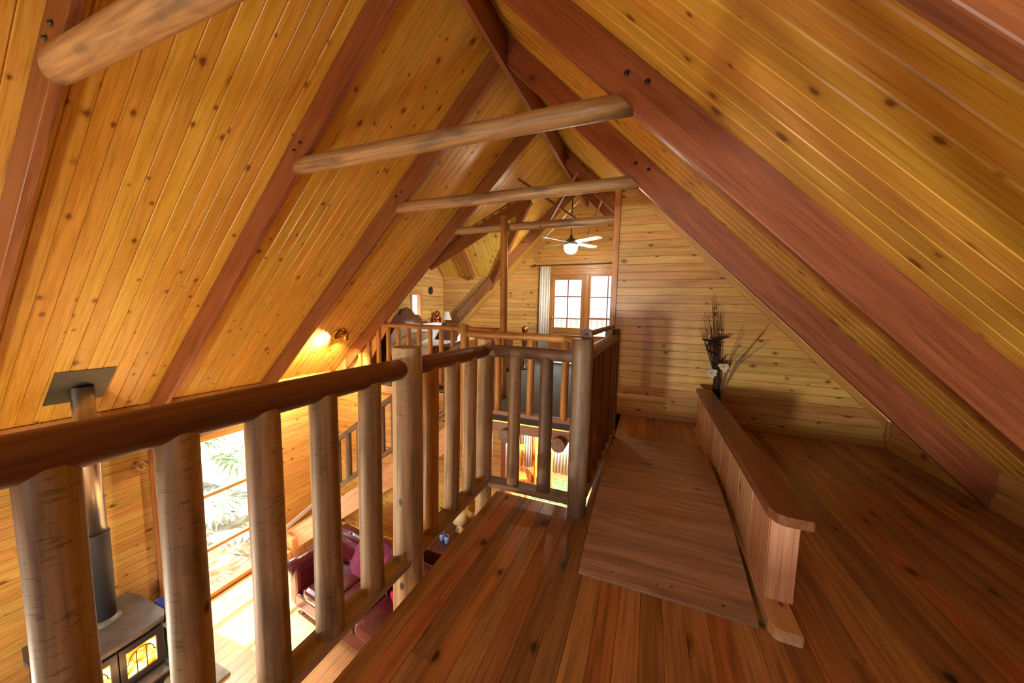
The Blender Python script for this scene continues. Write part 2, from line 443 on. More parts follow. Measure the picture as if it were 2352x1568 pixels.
def lp(x, y): return (x, y, LZ(x))
def rp(x, y): return (x, y, RZ(x))
nl, nr = Vector((S2, 0, -S2)), Vector((-S2, 0, -S2))
bl = -nl * 0.018; br = -nr * 0.018
vx = DZ - 5.32; vr = dormer_z(DM) - 5.32
ceil_l = slab('ceiling_left', [Vector(lp(x, y)) + bl for x, y in
        ((XR, YB), (XL - .1, YB), (XL - .1, DN), (vx, DN), (vr, DM), (vx, DF), (XL + .3, DF), (XL + .3, YD + .1), (XR, YD + .1))], -nl * 0.12, 'trim',
        kind='structure', label='left slope of the pine-lined roof', cat='ceiling')
ceil_r = slab('ceiling_right', [Vector(rp(x, y)) + br for x, y in
        ((XR, YB), (XK + .1, YB), (XK + .1, YF + .1), (-.30, YF + .1), (-.30, YD + .1), (XR, YD + .1))], -nr * 0.12, 'trim',
        kind='structure', label='right slope of the pine-lined roof', cat='ceiling')
def ceil_boards(parent, left, y0, y1, xlow_f):
    y = y0
    while y < y1 - 0.02:
        wd = min(PITCHB, y1 - y); yc = y + wd / 2
        Lg = abs(xlow_f(yc) - XR) / S2
        if Lg > 0.05:
            O = Vector((XR, yc, ZR)) + (bl if left else br)
            Mx = frame(O, (-1, 0, -1) if left else (1, 0, -1), nl if left else nr)
            link('ceiling_board', board_mesh(0, 0, Lg, Lg, wd - 0.0015, 0.018, 0.005, 'ceil'), Mx, parent)
        y += PITCHB
ceil_boards(ceil_l, True, -0.77, DN, lambda y: XL)
ceil_boards(ceil_l, True, DN, DF, lambda y: dormer_z(y) - 5.32)
ceil_boards(ceil_l, True, DF, YD, lambda y: -4.6)
ceil_boards(ceil_r, False, -0.77, YF, lambda y: XK)
ceil_boards(ceil_r, False, YF + .06, YD, lambda y: -0.38)

# ridge board
beam('ridge_beam', (-1.43, YB, 3.70), (-1.43, YD, 3.70), 0.05, 0.30, 'rafter', label='dark ridge beam running along the peak of the roof', cat='beam')

box('ceiling_ridge_cap', XR - .16, XR + .16, YB, YD + .1, ZR + .0, ZR + .2, 'trim', kind='structure', label='ridge capping above the roof boards', cat='ceiling')

# ------------------------------------------------------------------ rafters and collar logs
RD = 0.205   # rafter depth
def bolt(parent, x, y, z, n=(0, -1, 0), r=0.009):
    lathe('bolt', [(r * 1.7, 0), (r * 1.7, .003), (r, .004), (r, .011), (r * .8, .013)], (x, y, z), 'bolt', parent, seg=8, axis=n)

ORD = ['first', 'second', 'third', 'fourth', 'fifth', 'sixth']
RY = [0.80, 2.025, 3.222, 4.458, 5.66, 7.004]
VD = 0.29    # rafter depth measured plumb
def rafter(left, y, xfoot, zfoot, label):
    """Plumb-cut sawn rafter; outline in the slope plane, 48 mm thick along Y."""
    sgn = -1 if left else 1; zf = LZ if left else RZ
    xt = XR + sgn * .026
    pts = [(xt, zf(xt) - .001), (xfoot, zf(xfoot) - .001)]
    zb = zf(xfoot) - VD
    if zfoot is not None and zb < zfoot:
        xb_ = xfoot - sgn * (zfoot - zb); pts += [(xfoot, zfoot), (xb_, zfoot)]
    else:
        pts += [(xfoot, zb)]
    pts += [(xt, zf(xt) - VD)]
    O = Vector((xt, y + (0 if left else .048), zf(xt))); xd = Vector((sgn * S2, 0, -S2)); zd = Vector((0, 1 if left else -1, 0)); yd = zd.cross(xd)
    loc = [((Vector((px, 0, pz)) - Vector((O.x, 0, O.z))).dot(xd), (Vector((px, 0, pz)) - Vector((O.x, 0, O.z))).dot(yd)) for px, pz in pts]
    o = prism('rafter', loc, .048, frame(O, xd, zd), 'rafter', label=label, cat='beam', group='rafters')
    m_ = o.modifiers.new('edge', 'BEVEL'); m_.width = .005; m_.segments = 2
    return o
for i, y in enumerate(RY):
    if i != 4:
        o = rafter(True, y, XL + .002 if i < 3 else (-4.9 if i == 3 else -4.58), None, f'reddish rafter on the left roof slope, {ORD[i]} from the camera')
        if i in (0, 1, 2):
            for k in range(2):
                q = Vector((-2.72 - .06 * k, 0, LZ(-2.72 - .06 * k))) + nl * (RD * .5 - .02 * k)
                bolt(o, q.x, y - .001, q.z)
    if i == 3: continue
    o = rafter(False, y, XK - .001 if i < 3 else -.385, .001 if i < 3 else None, f'reddish rafter on the right roof slope, {ORD[i]} from the camera')
    if i in (1, 2):
        for k in range(2):
            q = Vector((-0.12 + .085 * k, 0, RZ(-0.12 + .085 * k))) + nr * (RD * .45 - .03 * k)
            bolt(o, q.x, y - .001, q.z)
for i, (y, r) in enumerate(((0.824, .068), (2.049, .062), (3.246, .058), (4.482, .052))):
    zc = 2.37
    xl = zc - 5.03 - .004; xr_ = 2.17 - zc + .004
    if i == 3: xr_ = -0.455
    txt = ['round collar log crossing the top corner nearest the camera', 'round collar log spanning the roof above the near railing',
           'round collar log spanning the roof, third from the camera', 'round collar log notched into the tall log post'][i]
    co = log('collar_log', (xl, y, zc), (xr_, y, zc), r * 1.04, r * .96, 'collar', seed=i, seg=22, rings=14, wob=0.045, label=txt, cat='log beam', group='collar logs')
    Lc = xr_ - xl
    for v_ in co.data.vertices:           # ends sawn to the rafter slope
        t_ = max(0, min(1, v_.co.z / Lc)); v_.co.z += v_.co.y * ((1 - t_) - (t_ if i < 3 else 0))

# tall log post by the bedroom
tp = log('log_post', (-1.87, 4.40, 0), (-1.90, 4.40, 2.50), .052, .050, 'golden', seed=11, seg=20, wob=.04, label='tall upright log post rising beside the stair landing', cat='post')

# ------------------------------------------------------------------ far wall on the platform side
def wall_boards_x(parent, xa, xb, z0, z1, yface, pitch, roof=None, mat='wall', holes=(), roofl=None, t=.016, c=.004):
    """Horizontal boards on a wall facing -Y; the right end cut to roof(z), the left end cut to roofl(z)."""
    z = z0
    while z < z1 - .01:
        wd = min(pitch, z1 - z); za, zb = z, z + wd
        def ends(zz):
            return (max(xa, roofl(zz)) if roofl else xa), (min(xb, roof(zz)) if roof else xb)
        (a0, b0), (a1, b1) = ends(za), ends(zb)
        spans = [(a0, a1, b0, b1)]
        for (hx0, hx1, hz0, hz1) in holes:
            if (za + zb) / 2 > hz0 and (za + zb) / 2 < hz1:
                ns = []
                for (p0, p1, q0, q1) in spans:
                    if p0 < hx0: ns.append((p0, p1, min(q0, hx0), min(q1, hx0)))
                    if q0 > hx1: ns.append((max(p0, hx1), max(p1, hx1), q0, q1))
                spans = ns
        for (p0, p1, q0, q1) in spans:
            if q0 - p0 > .02 and q1 - p1 > .004:
                Mx = frame((p0, yface + t, (za + zb) / 2), (1, 0, 0), (0, -1, 0))
                # local y = z x x = (0,-1,0)x(1,0,0) = (0,0,1): up
                link('wall_board', board_mesh(0, p1 - p0, q0 - p0, q1 - p0, wd - .0015, t, c, mat), Mx, parent)
        z += pitch

wf = slab('wall_far', [(-.38, YF + .016, 0), (XK, YF + .016, 0), (XK, YF + .016, .26), (-.38, YF + .016, 2.84)], (0, .07, 0), 'trim', kind='structure',
          label='pine-boarded gable wall at the end of the platform', cat='wall')
wall_boards_x(wf, -.39, XK, 0.0, 2.82, YF, .0905, roof=lambda z: 2.46 - z)
trim = lambda n, *a, **k: box(n, *a, kind='structure', **k)
trim('trim_1', -.452, -.385, YF - .022, YF + .09, 0, 2.66, 'trim', bev=.004, label='upright timber trim at the bedroom opening', cat='trim')
o = beam('trim_2', (-.36, YF - .012, RZ(-.36) - .05), (XK - .02, YF - .012, RZ(XK - .02) - .05), .024, .06, 'trim', up=nr, kind='structure', label='sloping cover strip where the far wall meets the roof', cat='trim')
box('baseboard_far', -.385, XK, YF - .016, YF, 0.001, .066, 'trim', bev=.004, kind='structure', label='low skirting board along the far wall', cat='baseboard')
trim('trim_3', XK - .03, XK - .002, YF - .03, YF - .002, .066, .255, 'trim', label='short corner bead beside the right knee wall', cat='trim')
# knee wall on the right
wk = box('wall_right', XK + .016, XK + .1, YB, YF, 0, .30, 'trim', kind='structure', label='low knee wall under the right roof slope', cat='wall')
for k, (z0, z1) in enumerate(((0, .13), (.13, .262))):
    link('wall_board', board_mesh(0, 0, YF - YB, YF - YB, z1 - z0 - .0015, .016, .004, 'wall'), frame((XK + .016, YB, (z0 + z1) / 2), (0, 1, 0), (-1, 0, 0)), wk)
box('baseboard_right', XK - .018, XK, YB, YF - .03, .001, .085, 'trim', bev=.004, kind='structure', label='skirting board along the right knee wall', cat='baseboard')

# ------------------------------------------------------------------ platform floor
FX0, FXS, FY1 = -.92, -.30, 2.085
fl = merge_boxes('floor', [(FX0, XK + .05, YB, FY1, -.05, -.019), (FXS, XK + .05, FY1, YF + .05, -.05, -.019)], 'trim', kind='structure', label='timber platform floor of varnished boards', cat='floor')
x = FX0; k = 0
PF = 0.0865
while x < XK - .005:
    wd = min(PF, XK - x); xc = x + wd / 2
    yend = FY1 if xc < FXS else YF
    cut = R.uniform(.2, 3.6) if yend > 3 else R.uniform(-.3, 1.6)
    for (ya, yb) in ((YB, cut), (cut + .001, yend)):
        link('floor_board', board_mesh(0, 0, yb - ya, yb - ya, wd - .0008, .019, .0012, 'floor'), frame((xc, ya, -.019), (0, 1, 0), (0, 0, 1)), fl)
    x += PF
# edge boards of the platform
box('platform_edge_board', FX0 - .0, FX0 + .04, YB, FY1, -.25, -.052, 'lowwall', label='pale edge joist under the left side of the platform', cat='joist')
box('platform_edge_board', FX0 + .05, FXS + .04, FY1 - .05, FY1 - .01, -.25, -.052, 'lowwall', label='pale edge joist under the far end of the platform', cat='joist')
box('platform_edge_board', FXS + .0, FXS + .04, FY1 + .01, 3.46, -.25, -.052, 'lowwall', label='pale edge joist beside the stairwell opening', cat='joist')
box('platform_soffit', FX0 + .05, XK, YB, FY1 - .06, -.28, -.252, 'wall', kind='structure', label='timber underside of the platform', cat='ceiling')
box('platform_soffit', FXS + .05, XK, FY1 - .05, YF, -.28, -.252, 'wall', kind='structure', label='timber underside of the far half of the platform', cat='ceiling')
for i, y in enumerate((1.26, 2.0)):
    log('bearer_log', (-1.10, y, -.36), (XK - .1, y, -.36), .075, .075, 'loggrey', seed=30 + i, label=['round bearer log under the platform near the first newel', 'round bearer log under the end of the platform'][i], cat='log beam', group='platform bearers')

# ------------------------------------------------------------------ loft floor (carpet) and its edges
lf = merge_boxes('floor_loft', [(-1.95, -.262, 3.46, 4.42, -.04, 0.0), (-4.60, -.262, 4.42, YD, -.04, 0.0)], 'carpet', kind='structure', label='grey carpeted floor of the bedroom loft and landing', cat='floor')
box('carpet_edge_strip', -1.95, -.30, 3.445, 3.46, -.006, .006, 'brass', label='brass edge strip along the landing carpet', cat='edge strip')
box('carpet_edge_strip', -.262, -.25, 3.47, YF - .02, -.004, .004, 'brass', label='brass strip between carpet and floor boards', cat='edge strip')
box('landing_fascia', -1.95, -.30, 3.44, 3.462, -.11, -.007, 'rafter', label='reddish fascia board under the landing edge', cat='fascia')
box('loft_fascia', XL + .02, -1.96, 4.40, 4.42, -.16, -.045, 'lowwall', label='pale fascia board under the left loft edge', cat='fascia')
slabu = box('ceiling_under_loft', XL, -.3, 4.43, YD, -.26, -.05, 'wall', kind='structure', label='underside of the bedroom loft', cat='ceiling')
box('ceiling_under_landing', -1.93, -.31, 3.47, 4.42, -.055, -.041, 'wall', kind='structure', label='underside of the stair landing', cat='ceiling')
for i, xx in enumerate((-.81, -1.40)):
    log('joist_log', (xx, 3.385, -.138), (xx, 4.5, -.138), .077, .077, 'loggrey', seed=40 + i, label=['round joist log end poking out under the landing beside the square newel', 'round joist log end poking out under the landing behind a baluster'][i], cat='log beam', group='landing joists')

# ------------------------------------------------------------------ railings
def railing(label, loc, group=None): return thing('log_railing', label, 'railing', loc, group)
def half_log(name, A, B, wd, th, mat, parent):
    """Bottom rail: flat-topped half log."""
    A = Vector(A); B = Vector(B); Lg = (B - A).length
    prof = [(-wd / 2, -.006), (-wd / 2 + .006, 0), (wd / 2 - .006, 0), (wd / 2, -.006), (wd * .42, -th * .6), (wd * .2, -th), (-wd * .2, -th), (-wd * .42, -th * .6)]
    n = len(prof); V = [(0, y, z) for y, z in prof] + [(Lg, y, z) for y, z in prof]
    F = [tuple(range(n))[::-1], tuple(range(n, 2 * n))] + [(i, (i + 1) % n, n + (i + 1) % n, n + i) for i in range(n)]
    xd = B - A; z = Vector((0, 0, 1)); z = z - z.dot(xd.normalized()) * xd.normalized()
    return link(name, fixn(mk(V, F, mat)), frame(A, xd, z), parent)

MAT['bottomrail'] = board_wood('bottom_rail_timber', (166, 146, 130), (120, 96, 80), (70, 50, 40), rough=.5, vary=.05, knots=.2, coat=.05)
RX = -1.0
r1 = railing('near log railing with stout balusters along the platform edge', (RX, 1.247, -.2))
log('newel_post', (RX, 1.247, -.30), (RX, 1.247, 1.076), .069, .065, 'log', r1, seed=1, seg=26, wob=.03)
log('newel_post', (RX, 2.045, -.30), (RX, 2.045, 1.055), .057, .054, 'log', r1, seed=2, seg=22, wob=.03)
log('handrail', (RX, -.75, .985), (RX, 1.215, .985), .048, .044, 'handrail', r1, seed=3, seg=24, rings=20, wob=.035)
log('handrail', (RX, 1.285, .985), (RX, 2.01, .978), .043, .041, 'handrail', r1, seed=4, seg=22, wob=.03)
half_log('bottom_rail', (RX, -.75, .106), (RX, 2.03, .102), .108, .05, 'bottomrail', r1)
for i, (y, r) in enumerate(((-.36, .041), (-.16, .041), (.04, .041), (.244, .041), (.43, .040), (.621, .044), (.816, .045), (1.02, .045), (1.421, .042), (1.632, .043), (1.834, .043))):
    log('baluster', (RX, y, .10), (RX, y, .962), r * 1.03, r * .98, 'golden' if i == 8 else 'log', r1, seed=50 + i, seg=20, wob=.035)
for y in (1.235, 2.035): bolt(r1, RX + .055, y - .03, -.12, n=(.8, -.6, 0), r=.012)
# cross railing
r2 = railing('short cross railing closing the end of the platform', (-.66, 2.045, 0))
log('newel_post', (-.355, 2.045, 0), (-.362, 2.045, 1.088), .058, .064, 'loggrey', r2, seed=5, seg=24, wob=.03)
log('handrail', (-.96, 2.045, .982), (-.41, 2.045, .982), .040, .038, 'loggrey', r2, seed=6, seg=20)
half_log('bottom_rail', (-.97, 2.045, .104), (-.40, 2.045, .104), .10, .05, 'bottomrail', r2)
for i, (xx, r) in enumerate(((-.787, .041), (-.575, .043))):
    log('baluster', (xx, 2.045, .10), (xx, 2.045, .962), r, r * .97, ['log', 'loggrey'][i], r2, seed=62 + i, seg=20, wob=.04)
# railing beside the stairwell
r3 = railing('log railing receding from the square of the platform to the landing', (-.335, 2.75, -.05))
xa, xb = -.352, -.300
lx = lambda y: xa + (xb - xa) * (y - 2.045) / 1.43
log('handrail', (lx(2.11), 2.11, .985), (lx(3.44), 3.44, 1.0), .043, .043, 'handrail', r3, seed=7, seg=20)
half_log('bottom_rail', (lx(2.1), 2.1, .104), (lx(3.44), 3.44, .104), .10, .05, 'bottomrail', r3)
log('newel_post', (xb, 3.475, -.2), (xb, 3.475, 1.085), .045, .045, 'handrail', r3, seed=8)
for i in range(6):
    y = 2.29 + .2 * i
    log('baluster', (lx(y), y, .10), (lx(y), y, .965), .036, .035, 'handrail', r3, seed=70 + i, wob=.03)
# dowel handle on brackets
dw = thing('dowel_rail', 'thin dowel held by two rounded wooden brackets above the stairwell railing', 'rail', (-.352, 2.12, 1.03))
for y in (2.13, 3.40):
    pts = [(-.034, 0), (.034, 0)] + [(.034 * math.cos(a), .085 + .034 * math.sin(a)) for a in [math.pi * q / 8 for q in range(9)]]
    prism('bracket', pts, .035, frame((-.352, y + .0175, 1.03 if y < 3 else 1.0), (1, 0, 0), (0, -1, 0)), 'loggrey', dw)
log('dowel', (-.352, 2.12, 1.112), (-.352, 3.72, 1.098), .019, .019, 'loggrey', dw, seed=9, seg=12, wob=.01)
lathe('screw', [(.008, 0), (.008, .004), (.004, .006)], (-.352, 2.095, 1.115), 'bolt', dw, seg=8, axis=(0, -1, 0))
# landing railing
r4 = railing('golden log railing along the front of the stair landing', (-1.15, 3.5, 0))
log('newel_post', (-1.985, 3.5, -.35), (-1.985, 3.5, 1.062), .052, .050, 'golden', r4, seed=12, seg=20)
log('handrail', (-1.95, 3.5, .962), (-.33, 3.5, .962), .042, .040, 'golden', r4, seed=13, seg=18, rings=14)
box('bottom_rail', -1.94, -.33, 3.465, 3.535, .065, .115, 'rafter', r4, bev=.006)
for i, xx in enumerate((-1.552, -1.165, -.787, -.50)):
    log('baluster', (xx, 3.5, .113), (xx, 3.5, .935), .040, .038, 'golden', r4, seed=80 + i, seg=16)
# loft railing
r5 = railing('golden log railing along the far loft edge under the sloping roof', (-3.2, 4.50, 0))
log('handrail', (-4.32, 4.50, .945), (-1.90, 4.50, .945), .036, .036, 'golden', r5, seed=14, seg=18, rings=14)
box('bottom_rail', -4.60, -1.92, 4.47, 4.53, .05, .10, 'rafter', r5, bev=.006)
for i in range(13):
    xx = -2.14 - .205 * i
    ztop = min(.93, xx + 5.30)
    log('baluster', (xx, 4.50, .098), (xx, 4.50, ztop), .039, .037, 'golden', r5, seed=90 + i % 4, seg=14)

# ------------------------------------------------------------------ stair to the ground floor
st = thing('staircase', 'honey pine staircase climbing from the left wall to the landing', 'staircase', (-3.5, 3.9, G))
zs = lambda x: -.79 + .75 * (x + 3.045)
for y in (3.50, 4.27):
    A = Vector((-1.96, y, zs(-1.96) - .17)); B = Vector((-5.1, y, zs(-5.1) - .17))
    beam('stringer', A, B, .04, .27, 'lowwall', st, up=(0, 0, 1))
nst = 13
for i in range(1, nst):
    z = -.193 * i + .0; xx = -1.94 - .193 / .75 * i
    box('tread', xx - .02, xx + .27, 3.52, 4.25, z - .035, z, 'gfloor', st, bev=.005)
box('quarter_landing', -5.23, -4.93, 3.40, 4.33, G, -2.36, 'gfloor', st, bev=.006)
box('bottom_step', -5.23, -4.93, 3.12, 3.39, G, -2.53, 'gfloor', st, bev=.006)
beam('wall_skirting', (XL + .012, 3.40, -2.36), (XL + .012, 4.33, -2.12), .02, .07, 'paint', st)
r6 = railing('sloping log banister on the near side of the staircase', (-3.5, 3.5, -1.2))
zt = lambda x: .07 + .75 * (x + 3.06); zb_ = lambda x: -.62 + .75 * (x + 3.06)
log('handrail', (-4.35, 3.5, zt(-4.35)), (-2.03, 3.5, zt(-2.03)), .036, .036, 'loggrey', r6, seed=15, seg=14, rings=14)
log('bottom_rail', (-4.35, 3.5, zb_(-4.35)), (-2.03, 3.5, zb_(-2.03)), .034, .034, 'loggrey', r6, seed=16, seg=14, rings=14)
for i in range(10):
    xx = -2.22 - .197 * i * 1.02
    log('baluster', (xx, 3.5, zb_(xx)), (xx, 3.5, zt(xx)), .043, .041, 'loggrey', r6, seed=100 + i % 3, seg=12)
log('newel_post', (-4.40, 3.5, zs(-4.4) - .12), (-4.40, 3.5, zt(-4.4) + .06), .042, .040, 'loggrey', r6, seed=17, seg=14)

# ------------------------------------------------------------------ left wall with tall window
WY0, WY1, WZ0, WZ1 = 2.12, 3.36, -2.66, -.50
wl = merge_boxes('wall_left', [(XL - .12, XL - .016, YB, WY0, G, .02), (XL - .12, XL - .016, WY1, YD, G, .02),
        (XL - .12, XL - .016, WY0, WY1, G, WZ0), (XL - .12, XL - .016, WY0, WY1, WZ1, .02)], 'trim', kind='structure', label='pine-boarded left wall of the living room', cat='wall')
z = G; k = 0
while z < .03:
    wd = min(.1, .04 - z); zc = z + wd / 2
    sp_ = [(YB, 4.43)] if not (WZ0 < zc < WZ1) else [(YB, WY0), (WY1, 4.43)]
    for ya, yb in sp_:
        link('wall_board', board_mesh(0, 0, yb - ya, yb - ya, wd - .0015, .016, .004, 'wall'), frame((XL - .016, ya, zc), (0, 1, 0), (1, 0, 0)), wl)
    z += .1
# frame: (y is length) local y = z x x = (1,0,0)x(0,1,0) = (0,0,1)
wn = thing('window_1', 'tall three-light timber window onto the garden', 'window', (XL, (WY0 + WY1) / 2, WZ0), kind='structure')
for (y0, y1, z0, z1, nm) in ((WY0 - .06, WY1 + .06, WZ1 - .03, WZ1 + .06, 'head'), (WY0 - .06, WY1 + .06, WZ0 - .02, WZ0 + .04, 'sill'), (WY0 - .06, WY0 + .05, WZ0, WZ1, 'jamb'), (WY1 - .05, WY1 + .06, WZ0, WZ1, 'jamb')):
    box(nm, XL - .09, XL + .018, y0, y1, z0, z1, 'trim', wn, bev=.004)
for z0 in (-1.275, -2.02):
    box('glazing_bar', XL - .07, XL - .005, WY0 + .05, WY1 - .05, z0 - .022, z0 + .022, 'trim', wn, bev=.004)
for z0, z1 in ((-1.25, WZ1 - .03), (-1.998, -1.297), (WZ0 + .04, -2.042)):
    box('pane', XL - .042, XL - .038, WY0 + .05, WY1 - .05, z0, z1, 'glass', wn)
trim('trim_4', XL, XL + .03, 1.99, 2.04, G, .02, 'rafter', label='dark upright batten on the left wall beside the window', cat='trim')
box('trim_5', XL, XL + .05, YB, 4.40, -.02, .10, 'trim', kind='structure', label='eave cornice board at the top of the left wall', cat='trim')

# ------------------------------------------------------------------ ground floor
gf = box('floor_ground', XL - .1, XK, YB, YD, G - .12, G - .02, 'trim', kind='structure', label='honey-coloured board floor of the living room', cat='floor')
x = XL
while x < .4:
    link('floor_board', board_mesh(0, 0, YD - YB, YD - YB, .1285, .02, .0015, 'gfloor'), frame((x + .065, YB, G - .02), (0, 1, 0), (0, 0, 1)), gf)
    x += .13
# wall below the loft with the doorway
DX0, DX1 = -1.84, -.55
wu = merge_boxes('wall_under_loft', [(XL, DX0, 4.436, 4.52, G, -.26), (DX1, XK, 4.436, 4.52, G, -.26), (DX0, DX1, 4.436, 4.52, -.36, -.26)], 'trim', kind='structure', label='pine-boarded wall below the loft', cat='wall')
wall_boards_x(wu, XL, XK, G, -.16, 4.42, .1, holes=((DX0, DX1, G, -.36),))
dr = thing('door_1', 'open doorway through the wall below the loft', 'doorway', (-1.2, 4.45, G), kind='structure')
for xx in (DX0 - .04, DX1 - .03):
    box('jamb', xx, xx + .07, 4.395, 4.53, G, -.36, 'rafter', dr, bev=.003)
box('head', DX0 - .04, DX1 + .04, 4.395, 4.53, -.40, -.33, 'rafter', dr, bev=.003)
# outer shell of the lower storey and the gable behind the camera
box('wall_lower_right', XK, XK + .1, YB, YD, G, 0, 'wall', kind='structure', label='right wall of the ground floor', cat='wall')
def gable_holes(parent_name, y, t, mat, label):
    # gable with an upper window (x -2.0..0.2, z .35..1.55) and a lower glazed door opening (x -4.5..-1.9, z -2.65..-.5)
    return merge_boxes(parent_name, [(XL - .1, -4.5, y - t, y, G, .2), (-4.5, -1.9, y - t, y, -.5, .35), (-1.9, XK + .1, y - t, y, G, .35),
        (-4.9, -2.0, y - t, y, .35, 1.55), (.2, XK, y - t, y, .35, 1.55), (-4.0, 1.0, y - t, y, 1.55, 3.8)], mat, kind='structure', label=label, cat='wall')
gable_holes('wall_back', YB, .1, 'wall', 'gable wall behind the viewer')

# ------------------------------------------------------------------ lower room seen through the doorway
wlow = merge_boxes('wall_lower_end', [(XL, -3.0, YD, YD + .1, G, -.26), (-.9, XK, YD, YD + .1, G, -.26), (-3.0, -.9, YD, YD + .1, -.55, -.26)], 'wall', kind='structure', label='end wall of the lower dining room', cat='wall')
def curtain(name, x0, x1, y, z0, z1, mat, label, folds=9, amp=.03):
    n = folds * 8; V = []; F = []
    for i in range(n + 1):
        t = i / n; xx = (t - .5) * (x1 - x0); yy = amp * math.sin(t * folds * 2 * math.pi)
        for yo in (0, .006):
            V += [(xx * 1.04, yy + yo, 0), (xx, yy * .7 + yo, z1 - z0)]
    for i in range(n):
        a = i * 4; b = a + 4
        F += [(a, b, b + 1, a + 1), (a + 2, a + 3, b + 3, b + 2), (a, a + 2, b + 2, b), (a + 1, b + 1, b + 3, a + 3)]
    F += [(0, 1, 3, 2), (n * 4, n * 4 + 2, n * 4 + 3, n * 4 + 1)]
    me = fixn(mk(V, F, mat, True))
    return link(name, me, Matrix.Translation(((x0 + x1) / 2, y, z0)), None, label, 'curtain')
curtain('curtain', -2.98, -2.40, 7.86, G + .02, -.5, 'white', 'white curtain hanging left in the lower dining room')
curtain('curtain', -2.05, -1.25, 7.86, G + .02, -.5, 'white', 'white curtain hanging right in the lower dining room', folds=11)
wd_ = thing('window_2', 'wide garden window behind the lower curtains', 'window', (-1.95, YD, G), kind='structure')
for xx in (-3.0, -1.97, -.96): box('jamb', xx, xx + .06, YD - .02, YD + .08, G, -.55, 'trim', wd_)
for xx in (-2.94, -1.91): box('pane', xx, xx + .95, YD + .03, YD + .034, G + .05, -.55, 'glass', wd_)
light('dining_fill', 'POINT', (-1.35, 6.5, -1.25), 480, (1, .96, .9), size=.09)  # added lamp without a fixture, brightens the curtains and lower room

def chair(name, x, y, rz, label):
    t = link(name, None, Matrix.Translation((x, y, G)) @ Matrix.Rotation(rz, 4, 'Z'), None, label, 'chair', 'honey timber dining chairs')
    T = W[t.name]
    def b(nm, *a): 
        me = box_mesh(*a, 'oldpine', .006); return link(nm, me, T, t)
    b('seat', -.22, .22, -.21, .21, .43, .46)
    for sx in (-1, 1):
        b('leg', sx * .19 - .02, sx * .19 + .02, -.20, -.16, 0, .43)
        b('back_post', sx * .19 - .02, sx * .19 + .02, .17, .21, 0, 1.02)
    b('crest_rail', -.22, .22, .165, .20, .92, 1.05)
    for q in range(4): b('back_slat', -.13 + q * .08 - .016, -.13 + q * .08 + .016, .175, .195, .46, .93)
    return t
chair('dining_chair', -2.45, 6.55, .5, 'honey timber chair glimpsed through the doorway, nearer the post')
chair('dining_chair', -2.05, 6.95, -2.4, 'honey timber chair glimpsed through the doorway, nearer the curtain')
chair('dining_chair', -2.95, 6.1, .3, 'honey timber chair glimpsed below the cross railing')
box('rug', -2.1, -1.0, 6.6, 7.6, G + .001, G + .012, 'rug', label='green patterned rug on the dining room floor', cat='rug')
log('support_post', (-2.28, 7.3, G), (-2.28, 7.3, -.27), .07, .07, 'golden', seed=21, label='round golden post standing in the lower dining room', cat='post')

# ------------------------------------------------------------------ bedroom
BD0, BD1, BDZ = -2.20, -.62, 2.11
web = slab('wall_bedroom_end', [(-4.6, YD + .016, 0), (BD0, YD + .016, 0), (BD0, YD + .016, BDZ), (BD1, YD + .016, BDZ), (BD1, YD + .016, 0), (-.3, YD + .016, 0), (-.3, YD + .016, 2.75), (XR, YD + .016, ZR), (-4.6, YD + .016, .72)], (0, .08, 0), 'trim', kind='structure', label='pine-boarded end wall of the bedroom loft', cat='wall')
wall_boards_x(web, -4.6, -.38, 0, 3.86, YD, .1, holes=((BD0, BD1, 0, BDZ),), roof=lambda z: 2.46 - z, roofl=lambda z: z - 5.32)
box('wall_bedroom_right', -.37, -.30, YF + .09, YD, 0, 2.74, 'wall', kind='structure', label='side wall of the bedroom loft', cat='wall')
fd = thing('door_2', 'glazed french doors opening to the white balcony', 'door', (-1.4, YD, 0), kind='structure')
box('head', BD0, BD1, YD - .02, YD + .08, BDZ - .04, BDZ + .05, 'trim', fd, bev=.004)
for xx in (BD0 - .03, BD1 - .02): box('jamb', xx, xx + .05, YD - .02, YD + .08, 0, BDZ, 'trim', fd, bev=.004)
def leaf(gx0, gx1, x0, x1, top, bars, zb, xms):
    """One glazed leaf: stiles, rails, thin bars and a pane in each light."""
    box('door_stile', x0, gx0, YD + .01, YD + .05, .02, BDZ - .04, 'trim', fd, bev=.004)
    box('door_stile', gx1, x1, YD + .01, YD + .05, .02, BDZ - .04, 'trim', fd, bev=.004)
    box('top_rail', gx0, gx1, YD + .01, YD + .05, top, BDZ - .04, 'trim', fd, bev=.004)
    box('lock_rail', gx0, gx1, YD + .01, YD + .05, zb - .12, zb, 'trim', fd, bev=.004)
    box('bottom_panel', gx0, gx1, YD + .02, YD + .04, .02, zb - .12, 'trim', fd)
    for q, hw in bars: box('glazing_bar', gx0, gx1, YD + .012, YD + .048, q - hw, q + hw, 'rafter' if hw < .015 else 'trim', fd)
    for q in xms: box('glazing_bar', q - .010, q + .010, YD + .016, YD + .044, zb, top, 'rafter', fd)
    zc_ = [zb] + sorted(q for q, _ in bars) + [top]; xc_ = [gx0] + list(xms) + [gx1]
    for a_, b_ in zip(zc_[:-1], zc_[1:]):
        for p, q in zip(xc_[:-1], xc_[1:]): box('pane', p + .008, q - .008, YD + .028, YD + .032, a_ + .008, b_ - .008, 'glass', fd)
leaf(-2.112, -1.492, -2.19, -1.404, 1.955, ((1.57, .010), (1.057, .010)), .843, (-1.80,))
leaf(-1.278, -.70, -1.318, BD1 - .02, 2.03, ((1.557, .010), (1.072, .021)), .42, (-.90,))
box('meeting_post', -1.404, -1.318, YD - .015, YD + .06, 0, BDZ - .04, 'trim', fd, bev=.004)
